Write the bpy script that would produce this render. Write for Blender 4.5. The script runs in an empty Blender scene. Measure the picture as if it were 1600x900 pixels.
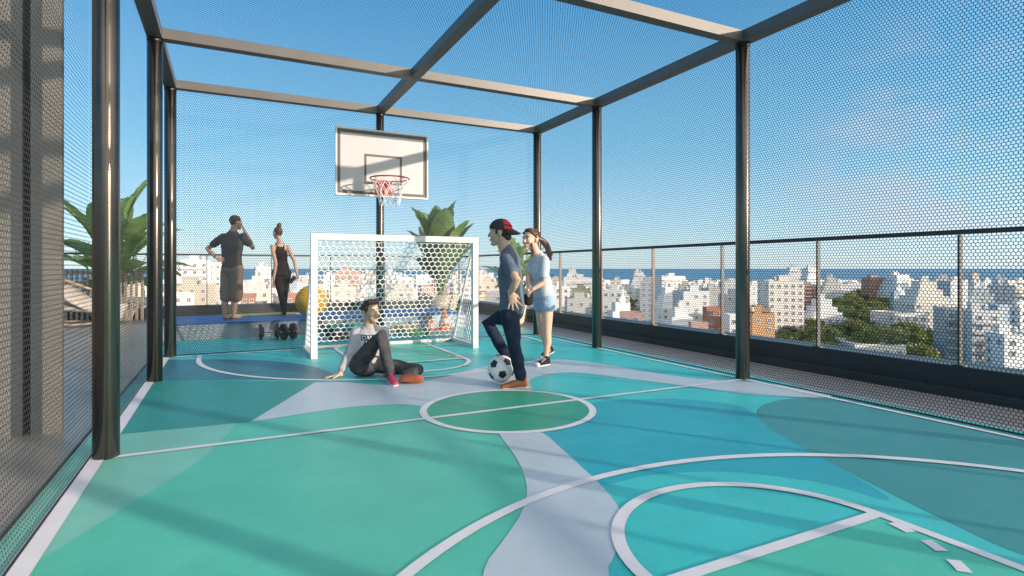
import bpy, bmesh, math, random
import numpy as np
from mathutils import Vector as V, Matrix, noise
R = math.radians
PI = math.pi
scn = bpy.context.scene
COL = scn.collection

# ------------------------------------------------------------------ camera geometry
FPX, YAW, HOR, EYE = 885.45, 0.46603, 419.5, 1.2
CY, SY = math.cos(YAW), math.sin(YAW)
def dv(a, b, c=0.0):                 # direction: right of view, along view, up
    return V((a*CY + b*SY, -a*SY + b*CY, c))
def W(px, row, Z):                   # point at distance Z along the view axis
    X = (px-800)/FPX*Z
    p = dv(X, Z); p.z = EYE-(row-HOR)/FPX*Z
    return p
def G(px, row, z=0.0):               # point on the horizontal plane z
    return W(px, row, FPX*(EYE-z)/(row-HOR))
def PX(p):
    X = p.x*CY-p.y*SY; Z = p.x*SY+p.y*CY
    return 800+FPX*X/Z, HOR-FPX*(p.z-EYE)/Z, Z

# ------------------------------------------------------------------ mesh builder
class MB:
    def __init__(s): s.v = []; s.f = []; s.m = []
    def add(s, vs, fs, mi=0):
        o = len(s.v); s.v += [V(q) for q in vs]
        for f in fs: s.f.append([i+o for i in f]); s.m.append(mi)
    def box(s, c, d, rz=0.0, mi=0, M=None):
        c = V(c); x, y, z = d[0]/2, d[1]/2, d[2]/2
        m = M or Matrix.Rotation(rz, 3, 'Z')
        vs = [c+m@V((sx*x, sy*y, sz*z)) for sz in (-1, 1) for sy in (-1, 1) for sx in (-1, 1)]
        s.add(vs, [(0,2,3,1),(4,5,7,6),(0,1,5,4),(2,6,7,3),(0,4,6,2),(1,3,7,5)], mi); return s
    def box2(s, a, b, mi=0):
        a, b = V(a), V(b); return s.box((a+b)/2, (b-a), 0, mi)
    def loft(s, pts, rad, side=None, n=16, cap=3, mi=0):
        P = [V(p) for p in pts]; Rr = [(r, r) if not isinstance(r, (tuple, list)) else r for r in rad]
        T = []
        for i in range(len(P)):
            a = P[max(0, i-1)]; b = P[min(len(P)-1, i+1)]
            t = (b-a); T.append(t.normalized() if t.length > 1e-9 else V((0,0,1)))
        if side is None:
            side = V((1,0,0)) if abs(T[0].x) < .8 else V((0,1,0))
        rings = []
        def ring(p, t, ra, rb):
            u = (side-t*side.dot(t))
            if u.length < 1e-4: u = V((0,1,0))-t*t.y
            u.normalize(); w = t.cross(u)
            return [p+u*(ra*math.cos(2*PI*k/n))+w*(rb*math.sin(2*PI*k/n)) for k in range(n)]
        if cap:
            h = min(Rr[0])*.9
            for j in range(cap, 0, -1):
                a = j/(cap+.35)*PI/2
                rings.append(ring(P[0]-T[0]*h*math.sin(a), T[0], Rr[0][0]*math.cos(a), Rr[0][1]*math.cos(a)))
        for p, t, r in zip(P, T, Rr): rings.append(ring(p, t, *r))
        if cap:
            h = min(Rr[-1])*.9
            for j in range(1, cap+1):
                a = j/(cap+.35)*PI/2
                rings.append(ring(P[-1]+T[-1]*h*math.sin(a), T[-1], Rr[-1][0]*math.cos(a), Rr[-1][1]*math.cos(a)))
        vs = [q for r in rings for q in r]; fs = []
        for i in range(len(rings)-1):
            for k in range(n):
                fs.append((i*n+k, i*n+(k+1) % n, (i+1)*n+(k+1) % n, (i+1)*n+k))
        fs.append(tuple(range(n-1, -1, -1))); L = (len(rings)-1)*n
        fs.append(tuple(L+k for k in range(n)))
        s.add(vs, fs, mi); return s
    def cyl(s, a, b, r, r2=None, n=16, mi=0):
        return s.loft([a, b], [r, r if r2 is None else r2], None, n, 0, mi)
    def ell(s, c, rad, M=None, n=16, m=10, mi=0):
        c = V(c); M = M or Matrix.Identity(3); vs = [c+M@V((0,0,-rad[2]))]; fs = []
        for j in range(1, m):
            a = -PI/2+PI*j/m
            for k in range(n):
                b = 2*PI*k/n
                vs.append(c+M@V((rad[0]*math.cos(a)*math.cos(b), rad[1]*math.cos(a)*math.sin(b), rad[2]*math.sin(a))))
        vs.append(c+M@V((0,0,rad[2]))); e = len(vs)-1
        for k in range(n):
            fs.append((0, 1+(k+1) % n, 1+k))
            for j in range(m-2):
                o = 1+j*n; fs.append((o+k, o+(k+1) % n, o+n+(k+1) % n, o+n+k))
            o = 1+(m-2)*n; fs.append((o+k, o+(k+1) % n, e))
        s.add(vs, fs, mi); return s
    def lathe(s, c, prof, n=28, mi=0):
        c = V(c); vs = []; fs = []
        for (r, z) in prof:
            for k in range(n):
                a = 2*PI*k/n; vs.append(c+V((r*math.cos(a), r*math.sin(a), z)))
        for i in range(len(prof)-1):
            for k in range(n): fs.append((i*n+k, i*n+(k+1) % n, (i+1)*n+(k+1) % n, (i+1)*n+k))
        fs.append(tuple(range(n-1, -1, -1))); L = (len(prof)-1)*n; fs.append(tuple(L+k for k in range(n)))
        s.add(vs, fs, mi); return s
    def torus(s, c, R0, r, n=40, m=8, M=None, mi=0):
        c = V(c); M = M or Matrix.Identity(3); vs = []; fs = []
        for i in range(n):
            a = 2*PI*i/n
            for j in range(m):
                b = 2*PI*j/m; q = R0+r*math.cos(b)
                vs.append(c+M@V((q*math.cos(a), q*math.sin(a), r*math.sin(b))))
        for i in range(n):
            for j in range(m):
                fs.append((i*m+j, ((i+1) % n)*m+j, ((i+1) % n)*m+(j+1) % m, i*m+(j+1) % m))
        s.add(vs, fs, mi); return s
    def mesh(s, name, org=(0,0,0)):
        o = V(org); me = bpy.data.meshes.new(name)
        me.from_pydata([tuple(q-o) for q in s.v], [], s.f)
        if any(s.m): me.polygons.foreach_set('material_index', s.m)
        me.validate(); me.update(); return me

ORG = {}
def link(name, me, mats, parent=None, org=None, smooth=False):
    o = bpy.data.objects.new(name, me); COL.objects.link(o)
    if mats is not None and len(me.materials) == 0:
        for m in (mats if isinstance(mats, (list, tuple)) else [mats]): me.materials.append(m)
    if smooth: me.polygons.foreach_set('use_smooth', [True]*len(me.polygons))
    if parent is not None:
        o.parent = parent; ORG[o.name] = ORG[parent.name]
    else:
        o.location = org if org is not None else (0,0,0); ORG[o.name] = V(o.location)
    return o
def put(name, mb, mats, parent=None, org=None, smooth=False):
    oo = ORG[parent.name] if parent is not None else V(org if org is not None else (0,0,0))
    return link(name, mb.mesh(name, oo), mats, parent, oo, smooth)
def tag(o, label=None, cat=None, group=None, kind=None):
    if label: o['label'] = label
    if cat: o['category'] = cat
    if group: o['group'] = group
    if kind: o['kind'] = kind
    return o
def thing(name, loc, label, cat, group=None):
    o = bpy.data.objects.new(name, None); COL.objects.link(o); o.location = loc
    o.empty_display_size = .2; ORG[o.name] = V(loc)
    return tag(o, label, cat, group)
def struct(name, mb, mats, smooth=False):
    return tag(put(name, mb, mats, smooth=smooth), kind='structure')
def copy_tree(o, parent=None):
    c = o.copy(); COL.objects.link(c); ORG[c.name] = ORG[o.name]
    if parent is not None: c.parent = parent
    for ch in list(o.children): copy_tree(ch, c)
    return c
TMP = bpy.data.scenes.new('workbench')
def remesh(mb, name, voxel, smooth=6, org=(0,0,0), wr=0.0, wf=14.0):
    me = mb.mesh(name+'_src', org); ob = bpy.data.objects.new(name+'_tmp', me); TMP.collection.objects.link(ob)
    m = ob.modifiers.new('r', 'REMESH'); m.mode = 'VOXEL'; m.voxel_size = voxel
    if smooth:
        k = ob.modifiers.new('s', 'SMOOTH'); k.factor = .5; k.iterations = smooth
    with bpy.context.temp_override(scene=TMP, view_layer=TMP.view_layers[0]):
        dg = bpy.context.evaluated_depsgraph_get(); dg.update()
        out = bpy.data.meshes.new_from_object(ob.evaluated_get(dg)); out.name = name
    bpy.data.objects.remove(ob); bpy.data.meshes.remove(me)
    if wr:
        N_ = [v.normal.copy() for v in out.vertices]; Q_ = [v.co.copy() for v in out.vertices]; flat = []
        for p, nn in zip(Q_, N_):
            d = noise.noise(V((p.x*wf, p.y*wf, p.z*wf*.8)))+.5*noise.noise(V((p.x*wf*2.3, p.y*wf*2.3, p.z*wf*1.5+9)))
            q = p+nn*(wr*d); flat += [q.x, q.y, q.z]
        out.vertices.foreach_set('co', flat)
        out.update()
    return out

# ------------------------------------------------------------------ materials
def mat(name, c, rough=.6, metal=0.0, var=0.0, vs=6.0, bump=0.0, bs=60.0, spec=.5, c2=None, sub=0.0):
    m = bpy.data.materials.new(name); m.use_nodes = True
    nt = m.node_tree; b = nt.nodes['Principled BSDF']
    b.inputs['Base Color'].default_value = (*c, 1); b.inputs['Roughness'].default_value = rough
    b.inputs['Metallic'].default_value = metal; b.inputs['Specular IOR Level'].default_value = spec
    if sub:
        b.inputs['Subsurface Weight'].default_value = sub; b.inputs['Subsurface Radius'].default_value = (.012, .005, .003)
        b.inputs['Subsurface Scale'].default_value = 1.0
    if var or c2 or bump:
        tc = nt.nodes.new('ShaderNodeTexCoord')
    if var or c2:
        n = nt.nodes.new('ShaderNodeTexNoise'); n.inputs['Scale'].default_value = vs; n.inputs['Detail'].default_value = 6
        n.inputs['Roughness'].default_value = .65
        nt.links.new(tc.outputs['Object'], n.inputs['Vector'])
        r = nt.nodes.new('ShaderNodeValToRGB')
        a = c2 or tuple(max(0, q*(1-var)) for q in c); d = c if c2 else tuple(min(1, q*(1+var)) for q in c)
        r.color_ramp.elements[0].position = .35; r.color_ramp.elements[1].position = .65
        r.color_ramp.elements[0].color = (*a, 1); r.color_ramp.elements[1].color = (*d, 1)
        nt.links.new(n.outputs['Fac'], r.inputs['Fac']); nt.links.new(r.outputs['Color'], b.inputs['Base Color'])
    if bump:
        n2 = nt.nodes.new('ShaderNodeTexNoise'); n2.inputs['Scale'].default_value = bs; n2.inputs['Detail'].default_value = 4
        nt.links.new(tc.outputs['Object'], n2.inputs['Vector'])
        bp = nt.nodes.new('ShaderNodeBump'); bp.inputs['Strength'].default_value = bump; bp.inputs['Distance'].default_value = .01
        nt.links.new(n2.outputs['Fac'], bp.inputs['Height']); nt.links.new(bp.outputs['Normal'], b.inputs['Normal'])
    return m
def srgb(r, g, b, k=1.0):
    f = lambda u: ((u/255+.055)/1.055)**2.4 if u > 10 else u/255/12.92
    return tuple(min(1, f(q)*k) for q in (r, g, b))

KF = .98
def paint(name, rgb):
    m = mat(name, srgb(*rgb, KF), .36, 0, .07, 1.7, .10, 220, .45); nt = m.node_tree; b = nt.nodes['Principled BSDF']
    tc = next(n for n in nt.nodes if n.type == 'TEX_COORD'); src = b.inputs['Base Color'].links[0].from_socket
    g = nt.nodes.new('ShaderNodeTexNoise'); g.inputs['Scale'].default_value = 150; g.inputs['Detail'].default_value = 3
    k = nt.nodes.new('ShaderNodeTexNoise'); k.inputs['Scale'].default_value = 5; k.inputs['Detail'].default_value = 9; k.inputs['Roughness'].default_value = .8
    for n in (g, k): nt.links.new(tc.outputs['Object'], n.inputs['Vector'])
    a = nt.nodes.new('ShaderNodeMapRange'); a.inputs['From Min'].default_value = .3; a.inputs['From Max'].default_value = .7; a.inputs['To Min'].default_value = .90; a.inputs['To Max'].default_value = 1.08
    nt.links.new(g.outputs['Fac'], a.inputs['Value'])
    v = nt.nodes.new('ShaderNodeMix'); v.data_type = 'RGBA'; v.blend_type = 'MULTIPLY'; v.inputs['Factor'].default_value = 1
    nt.links.new(src, v.inputs['A']); nt.links.new(a.outputs['Result'], v.inputs['B'])
    d = nt.nodes.new('ShaderNodeMapRange'); d.inputs['From Min'].default_value = .56; d.inputs['From Max'].default_value = .74; d.inputs['To Max'].default_value = .22
    nt.links.new(k.outputs['Fac'], d.inputs['Value'])
    u = nt.nodes.new('ShaderNodeMix'); u.data_type = 'RGBA'; u.inputs['B'].default_value = (.42, .45, .44, 1)
    nt.links.new(d.outputs['Result'], u.inputs['Factor']); nt.links.new(v.outputs['Result'], u.inputs['A']); nt.links.new(u.outputs['Result'], b.inputs['Base Color'])
    e = nt.nodes.new('ShaderNodeMapRange'); e.inputs['To Min'].default_value = .26; e.inputs['To Max'].default_value = .52
    nt.links.new(k.outputs['Fac'], e.inputs['Value']); nt.links.new(e.outputs['Result'], b.inputs['Roughness']); return m
M_turq = paint('paint_turquoise', (62, 186, 186))
M_blue_shade = paint('paint_blue_shade', (42, 160, 176))
M_deep = paint('paint_deep_teal', (60, 138, 140))
M_green = paint('paint_sea_green', (82, 182, 162))
M_pale = paint('paint_pale_green', (116, 184, 170))
M_dteal = paint('paint_dark_teal', (47, 140, 135))
M_slate = paint('paint_slate_blue', (54, 112, 128))
M_rib = paint('paint_lavender_grey', (178, 192, 204))
M_circ = paint('paint_emerald', (47, 150, 122))
M_key = paint('paint_key_green', (76, 186, 164))
M_line = mat('line_paint', srgb(218, 216, 222, .95), .45, 0, .05, 3, .08, 200)
M_deck = mat('deck_tile', (.27, .25, .24), .3, 0, .16, .7, .05, 40, .5)
M_post = mat('bronze_post', (.15, .135, .12), .26, .95, .05, 3)
_b = M_post.node_tree.nodes['Principled BSDF']; _b.inputs['Anisotropic'].default_value = .9; _b.inputs['Anisotropic Rotation'].default_value = 0.25
_t = M_post.node_tree.nodes.new('ShaderNodeTangent'); _t.direction_type = 'RADIAL'; _t.axis = 'Z'; M_post.node_tree.links.new(_t.outputs[0], _b.inputs['Tangent'])
M_beam = mat('bronze_beam', (.125, .118, .112), .45, .25, .05, 2)
M_dark = mat('dark_coupling', (.02, .02, .022), .4, .3)
M_mesh = mat('mesh_steel', (.032, .034, .038), .6, 0, spec=.2)
M_anth = mat('anthracite', (.035, .04, .046), .42, .25, .15, 2)
M_rail = mat('rail_metal', (.075, .07, .066), .45, .3)
M_white = mat('white_paint', (.66, .65, .63), .4, 0, .03, 3)
M_net = mat('net_cord', (.8, .81, .82), .7)
M_board = mat('board_white', (.47, .47, .48), .4, 0, .03, 2)
M_bline = mat('board_line', (.10, .085, .075), .5)
M_red = mat('hoop_red', (.42, .05, .035), .4, .2)
M_wall = mat('stone_wall', (.165, .155, .138), .65, 0, .14, 2.2, .15, 30)
M_gap = mat('joint_dark', (.02, .02, .02), .8)
M_plat = mat('platform_front', (.34, .39, .45), .5, 0, .25, 1.2)
M_mat = mat('blue_mat', (.05, .13, .36), .6, 0, .12, 4)
M_yel = mat('yellow_mat', (.65, .48, .06), .6)
M_ball = mat('yellow_ball', (.75, .42, .02), .38, 0, .06, 4)
M_orange = mat('cone_orange', (.8, .18, .03), .5)
M_iron = mat('iron', (.03, .03, .034), .4, .4)
M_steel = mat('bar_steel', (.5, .5, .52), .3, .9)
M_pot = mat('planter_white', (.62, .62, .60), .55, 0, .08, 3)
M_potb = mat('planter_sand', (.52, .45, .34), .7, 0, .1, 4)
M_soil = mat('soil', (.05, .035, .025), .9)
M_stem = mat('plant_stem', (.17, .22, .07), .5, 0, .2, 6)
M_rattan = mat('rattan', (.46, .36, .27), .6, 0, .2, 12)
M_cush = mat('cushion', (.55, .48, .42), .85, 0, .06, 8)
def leafmat(name, a, b, tr=.35):
    m = mat(name, a, .42, 0, 0, 3.5, 0, 60, .5, c2=b); nt = m.node_tree; bs = nt.nodes['Principled BSDF']
    t = nt.nodes.new('ShaderNodeBsdfTranslucent'); mx = nt.nodes.new('ShaderNodeMixShader'); mx.inputs[0].default_value = tr
    src = bs.inputs['Base Color'].links[0].from_socket
    nt.links.new(src, t.inputs['Color']); nt.links.new(bs.outputs[0], mx.inputs[1]); nt.links.new(t.outputs[0], mx.inputs[2])
    nt.links.new(mx.outputs[0], nt.nodes['Material Output'].inputs['Surface']); return m
M_leaf = leafmat('banana_leaf', (.30, .42, .13), (.17, .28, .085), .42)
M_leaf2 = leafmat('banana_leaf_dark', (.20, .31, .12), (.11, .19, .075), .35)
M_tree = [leafmat('tree_leaf_a', (.24, .26, .085), (.12, .15, .05), .35), leafmat('tree_leaf_b', (.16, .20, .07), (.08, .11, .045), .35),
          leafmat('tree_leaf_c', (.30, .29, .09), (.16, .18, .055), .35)]
M_trunk = mat('bark', (.12, .09, .065), .9, 0, .2, 3)
SKIN = lambda n, c: mat(n, c, .48, 0, .06, 9, .05, 90, .4, sub=.12)
S_boy, S_girl, S_sit, S_man, S_wom = [SKIN('skin_%s' % n, c) for n, c in
    (('tan', (.55, .36, .26)), ('fair', (.64, .42, .31)), ('light', (.56, .38, .28)), ('warm', (.58, .35, .24)), ('rosy', (.60, .37, .28)))]
M_hair = mat('hair_dark', (.022, .014, .010), .45, 0, .4, 60)
M_hairb = mat('hair_brown', (.085, .035, .022), .42, 0, .45, 60)
M_hairc = mat('hair_chestnut', (.07, .04, .026), .45, 0, .45, 60)
def cloth(n, c, var=.12, vs=20): return mat(n, c, .85, 0, var, vs, .25, 350, .25)
C_tee = cloth('slate_tee', (.105, .138, .185)); C_jean = cloth('navy_jeans', (.018, .026, .052), .3, 12)
C_cap = cloth('cap_charcoal', (.045, .035, .036)); C_capr = cloth('cap_red', (.55, .04, .045))
C_shoe = mat('shoe_tan', (.30, .10, .035), .6, 0, .12, 15); C_sole = mat('shoe_sole', (.5, .45, .38), .6)
C_gt = cloth('pale_blue_tee', (.50, .53, .60), .10, 26); C_den = cloth('light_denim', (.30, .42, .56), .18, 22)
C_blk = cloth('black_cloth', (.018, .017, .019)); C_snk = mat('sneaker_white', (.7, .7, .69), .5)
C_swt = cloth('grey_sweatshirt', (.40, .41, .44)); C_chr = cloth('charcoal_trousers', (.06, .062, .068), .3, 14)
C_pink = mat('shoe_pink', (.62, .05, .10), .55); C_brn = mat('sole_brown', (.30, .085, .045), .6, 0, .15, 14)
C_mtee = cloth('dark_tee', (.075, .074, .076)); C_msh = cloth('brown_shorts', (.21, .165, .135))
M_eye = mat('eye_dark', (.03, .02, .015), .15); M_eyew = mat('eye_white', (.75, .73, .70), .2)
M_lip = mat('lip', (.42, .14, .12), .4); M_teeth = mat('teeth', (.8, .78, .74), .3)
M_phone = mat('phone_black', (.02, .02, .025), .15)

# ------------------------------------------------------------------ world, sun, camera
SAZ = (.585, -.811); SEL = R(10.5)
w = bpy.data.worlds.new("World"); scn.world = w; w.use_nodes = True
nt = w.node_tree; bg = nt.nodes['Background']
sky = nt.nodes.new('ShaderNodeTexSky'); sky.sky_type = 'NISHITA'; sky.sun_disc = False
sky.sun_elevation = SEL; sky.sun_rotation = math.atan2(SAZ[0], SAZ[1])
sky.air_density = 1.0; sky.dust_density = .25; sky.ozone_density = 4.0; sky.altitude = 60
tc = nt.nodes.new('ShaderNodeTexCoord'); nz = nt.nodes.new('ShaderNodeTexNoise')
mp = nt.nodes.new('ShaderNodeMapping'); mp.inputs['Scale'].default_value = (5, 5, 13)
nz.inputs['Scale'].default_value = 1.0; nz.inputs['Detail'].default_value = 7; nz.inputs['Roughness'].default_value = .6
nt.links.new(tc.outputs['Generated'], mp.inputs['Vector']); nt.links.new(mp.outputs['Vector'], nz.inputs['Vector'])
cr = nt.nodes.new('ShaderNodeValToRGB'); cr.color_ramp.elements[0].position = .40; cr.color_ramp.elements[1].position = .66
nt.links.new(nz.outputs['Fac'], cr.inputs['Fac'])
# the one bank of cloud low over the sea
cd = dv(.84, .98, .135).normalized()
dp = nt.nodes.new('ShaderNodeVectorMath'); dp.operation = 'DOT_PRODUCT'; dp.inputs[1].default_value = cd
nrm = nt.nodes.new('ShaderNodeVectorMath'); nrm.operation = 'NORMALIZE'
nt.links.new(tc.outputs['Generated'], nrm.inputs[0]); nt.links.new(nrm.outputs[0], dp.inputs[0])
mr = nt.nodes.new('ShaderNodeMapRange'); mr.inputs['From Min'].default_value = .955; mr.inputs['From Max'].default_value = .997
mr.interpolation_type = 'SMOOTHSTEP'
nt.links.new(dp.outputs['Value'], mr.inputs['Value'])
mu = nt.nodes.new('ShaderNodeMath'); mu.operation = 'MULTIPLY'
nt.links.new(cr.outputs['Color'], mu.inputs[0]); nt.links.new(mr.outputs['Result'], mu.inputs[1])
mu2 = nt.nodes.new('ShaderNodeMath'); mu2.operation = 'MULTIPLY'; mu2.inputs[1].default_value = .9
nt.links.new(mu.outputs[0], mu2.inputs[0])
mx = nt.nodes.new('ShaderNodeMix'); mx.data_type = 'RGBA'
sz = nt.nodes.new('ShaderNodeSeparateXYZ'); nt.links.new(nrm.outputs[0], sz.inputs[0])
rp = nt.nodes.new('ShaderNodeValToRGB'); e = rp.color_ramp.elements
e[0].position = 0.0; e[0].color = (1.85, 2.38, 2.75, 1); e[1].position = 1.0; e[1].color = (.30, .85, 1.45, 1)
for p_, c_ in ((.06, (1.5, 2.2, 2.65)), (.19, (.72, 1.70, 2.35)), (.42, (.25, 1.08, 2.0))):
    q_ = e.new(p_); q_.color = (*c_, 1)
nt.links.new(sz.outputs['Z'], rp.inputs['Fac'])
m0 = nt.nodes.new('ShaderNodeMix'); m0.data_type = 'RGBA'; m0.inputs['Factor'].default_value = .78
nt.links.new(sky.outputs['Color'], m0.inputs['A']); nt.links.new(rp.outputs['Color'], m0.inputs['B'])
# extra sky glow added on the sun side, behind the viewer, to brighten the floor
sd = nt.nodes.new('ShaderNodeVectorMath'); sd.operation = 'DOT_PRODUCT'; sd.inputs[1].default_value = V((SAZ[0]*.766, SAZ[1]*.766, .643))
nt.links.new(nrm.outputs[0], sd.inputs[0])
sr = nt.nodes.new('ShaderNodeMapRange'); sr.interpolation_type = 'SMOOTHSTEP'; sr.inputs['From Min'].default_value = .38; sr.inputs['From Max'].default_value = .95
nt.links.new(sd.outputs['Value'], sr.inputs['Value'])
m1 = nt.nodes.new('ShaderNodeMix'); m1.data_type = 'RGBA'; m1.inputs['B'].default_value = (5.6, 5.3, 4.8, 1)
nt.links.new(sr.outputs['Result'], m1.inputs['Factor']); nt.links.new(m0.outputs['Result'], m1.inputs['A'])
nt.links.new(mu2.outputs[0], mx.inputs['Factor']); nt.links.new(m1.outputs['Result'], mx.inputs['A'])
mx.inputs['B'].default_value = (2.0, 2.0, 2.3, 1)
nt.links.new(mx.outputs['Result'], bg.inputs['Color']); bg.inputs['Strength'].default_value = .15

sun = bpy.data.lights.new('sun', 'SUN'); sun.energy = 2.9; sun.angle = R(.5); sun.color = (1, .84, .68)
so = bpy.data.objects.new('sun', sun); COL.objects.link(so); so.location = (20, -30, 20)
td = V((SAZ[0]*math.cos(SEL), SAZ[1]*math.cos(SEL), math.sin(SEL)))
so.rotation_euler = (-td).to_track_quat('-Z', 'Y').to_euler()

cam = bpy.data.cameras.new('camera'); co = bpy.data.objects.new('camera', cam); COL.objects.link(co)
co.location = (0, 0, EYE); co.rotation_euler = (PI/2, 0, -YAW)
cam.sensor_width = 36; cam.lens = FPX/1600*36; cam.shift_y = -(450-HOR)/1600
cam.clip_start = .05; cam.clip_end = 120000; scn.camera = co
scn.view_settings.view_transform = 'Standard'; scn.view_settings.look = 'None'
scn.view_settings.exposure = 1.45; scn.view_settings.gamma = 1
scn.cycles.use_denoising = True; scn.cycles.max_bounces = 6; scn.cycles.diffuse_bounces = 3
scn.cycles.transparent_max_bounces = 8; scn.cycles.sample_clamp_indirect = 6

# ------------------------------------------------------------------ deck and court
XL, XR, YS, YM = -.684, 4.996, (4.366, 7.076, 8.918), 4.33
XC = (XL+XR)/2
b = MB(); b.box2((-16, -9, -.5), (6.6, 16.5, 0)); struct('deck_floor', b, M_deck)
lay = [.004]
def sheet(name, pts, m, step=.0004):
    lay[0] += step; z = lay[0]
    b = MB(); b.add([V((p[0], p[1], z)) for p in pts], [list(range(len(pts)))])
    me = b.mesh(name); 
    if me.polygons[0].normal.z < 0: me.flip_normals()
    return tag(link(name, me, m), kind='structure')
def gp(pts, sm=2):
    P = []; 
    for q in pts:
        if q[0] == 'w': P.append((V((q[1], q[2], 0)), True))
        else: P.append((G(q[0], q[1]), len(q) > 2))
    for _ in range(sm):
        Q = []; n = len(P)
        for i in range(n):
            (a, sa), (c, sc) = P[i], P[(i+1) % n]
            Q.append((a, True) if sa else (a*.75+c*.25, False))
            if sa: Q.append((a*.75+c*.25, False))
            Q.append((a*.25+c*.75, False))
        P = Q
    return [p for p, _ in P]
def clamp(pts, x0=-.885, x1=5.2): return [(min(max(p.x, x0), x1), p.y) for p in pts]
S = 's'
sheet('court_surface', [(-.885, -4), (5.2, -4), (5.2, 10.84), (-.885, 10.84)], M_turq)
sheet('court_paint', clamp(gp([(838,672),(880,640),(925,628),(1050,622),(1150,632),(1178,645),(1210,672),(1290,720),(1425,797),(1300,758),(1230,747),(1130,736),(1010,742),(930,765),(905,738)])), M_blue_shade)  # blue paint patch, part of its tone is blurred shade put into the colour
sheet('court_paint', clamp(gp([('w',5.2,3.95),(1310,623),(1245,622),(1195,630),(1178,645),(1195,665),(1240,693),(1300,725),(1400,777),(1500,826),(1600,873),('w',3.1,.2),('w',5.2,.2)])), M_deep)
sheet('court_paint', clamp(gp([('w',-.885,5.15),(190,681),(320,668,S),(400,660),(470,648),(560,635),(650,632),(720,640),(770,672),(795,700),(815,730),(825,765),(817,800),(792,840),(745,900),('w',.75,1.6),('w',.3,-4),('w',-.885,-4)])), M_green)
sheet('court_paint', clamp(gp([('w',-.885,5.2),(187,680,S),(372,662,S),(347,688),(315,720),(235,770),(50,885,S),('w',-.885,2.9)],1)), M_pale)
sheet('court_paint', clamp(gp([('w',-.885,6.95),(252,594,S),(497,597,S),(390,661,S),(372,662,S),(187,680,S),('w',-.885,5.2)],1)), M_dteal)
sheet('court_paint', clamp(gp([('w',-.885,8.5),(262,563,S),(325,562),(410,563),(485,571),(535,589),(510,594,S),(252,594,S),('w',-.885,6.95)],2)), M_slate)
sheet('court_paint', clamp(gp([(390,661,S),(491,599,S),(530,597),(600,604),(660,599),(700,588),(740,577),(770,570),(830,565),(862,562),(900,564),(965,573),(1030,585),(1100,594),(1165,597),(1262,607),(1316,622),(1240,622),(1180,618),(1120,611),(1065,603),(1000,595),(930,586),(885,582),(845,587),(822,597),(838,615),(800,645),(700,645),(645,632),(560,635),(470,648)])), M_rib)
sheet('court_paint', clamp(gp([(770,668),(795,700),(815,730),(825,765),(818,800),(792,840),(745,900),('w',.75,1.6),('w',1.2,1.4),(943,900),(962,870),(975,813),(963,787),(937,757),(893,717),(840,668)])), M_rib)
sheet('court_paint', [(1.43, -.2), (2.83, -.2), (2.83, 1.66), (1.43, 1.66)], M_key)
sheet('court_paint', [(1.43, 7.0), (2.83, 7.0), (2.83, 8.86), (1.43, 8.86)], M_key)
C0 = V((2.14, 4.33, 0))
sheet('court_paint', [(C0.x+.69*math.cos(a*PI/36), C0.y+.69*math.sin(a*PI/36)) for a in range(72)], M_circ)
def line(pts, wd, closed=False):
    lay[0] += .00014; z = lay[0]; n = len(pts); b = MB(); P = [V((p[0], p[1], 0)) for p in pts]; vs = []
    for i in range(n):
        a = P[(i-1) % n] if (closed or i) else P[i]; c = P[(i+1) % n] if (closed or i < n-1) else P[i]
        t = (c-a).normalized(); k = V((-t.y, t.x, 0))*wd/2
        vs += [P[i]+k+V((0,0,z)), P[i]-k+V((0,0,z))]
    fs = [(2*i, 2*i+1, (2*i+3) % (2*n), (2*i+2) % (2*n)) for i in range(n if closed else n-1)]
    b.add(vs, fs); me = b.mesh('court_line')
    if me.polygons[0].normal.z < 0: me.flip_normals()
    return tag(link('court_line', me, M_line), kind='structure')
def arc(cx, cy, r, a0, a1, n=60): return [(cx+r*math.cos(R(a0+(a1-a0)*i/n)), cy+r*math.sin(R(a0+(a1-a0)*i/n))) for i in range(n+1)]
lay[0] += .001
line([(-.735, -4), (-.735, 8.86)], .10)
line([(4.97, -4), (4.97, 8.86)], .05)
line([(-.78, 8.86), (4.995, 8.86)], .045)
line([(-.68, YM), (4.94, YM)], .05)
line(arc(C0.x, C0.y, .715, 0, 355, 72), .06, True)
line([(-.33, -.25), (-.33, .2)]+arc(2.15, .2, 2.48, 180, 0)+[(4.63, -.25)], .06)
line([(4.63, 8.83), (4.63, 8.46)]+arc(2.15, 8.46, 2.48, 0, -180)+[(-.33, 8.83)], .06)
for s_, y0, ye in ((1, 1.66, -.2), (-1, 7.0, 8.83)):
    line(arc(2.13, y0, .69, 0, 180*s_, 40), .06)
    line([(1.41, y0), (2.85, y0)], .06)
    line([(1.44, y0-.03*s_), (1.44, ye)], .055); line([(2.82, y0-.03*s_), (2.82, ye)], .055)
    for k in range(12):
        a0 = R(-(8+15*k)); a1 = R(-(16.5+15*k)); line([(2.13+.655*math.cos(a0+(a1-a0)*q/3), y0+s_*.655*math.sin(a0+(a1-a0)*q/3)) for q in range(4)], .052)
line([(1.1, 8.35), (3.3, 8.35)], .035)
b = MB(); b.box2((-.90, -4, 0), (-.885, 10.84, .012)); tag(put('floor_trim', b, M_gap), kind='structure')

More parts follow.
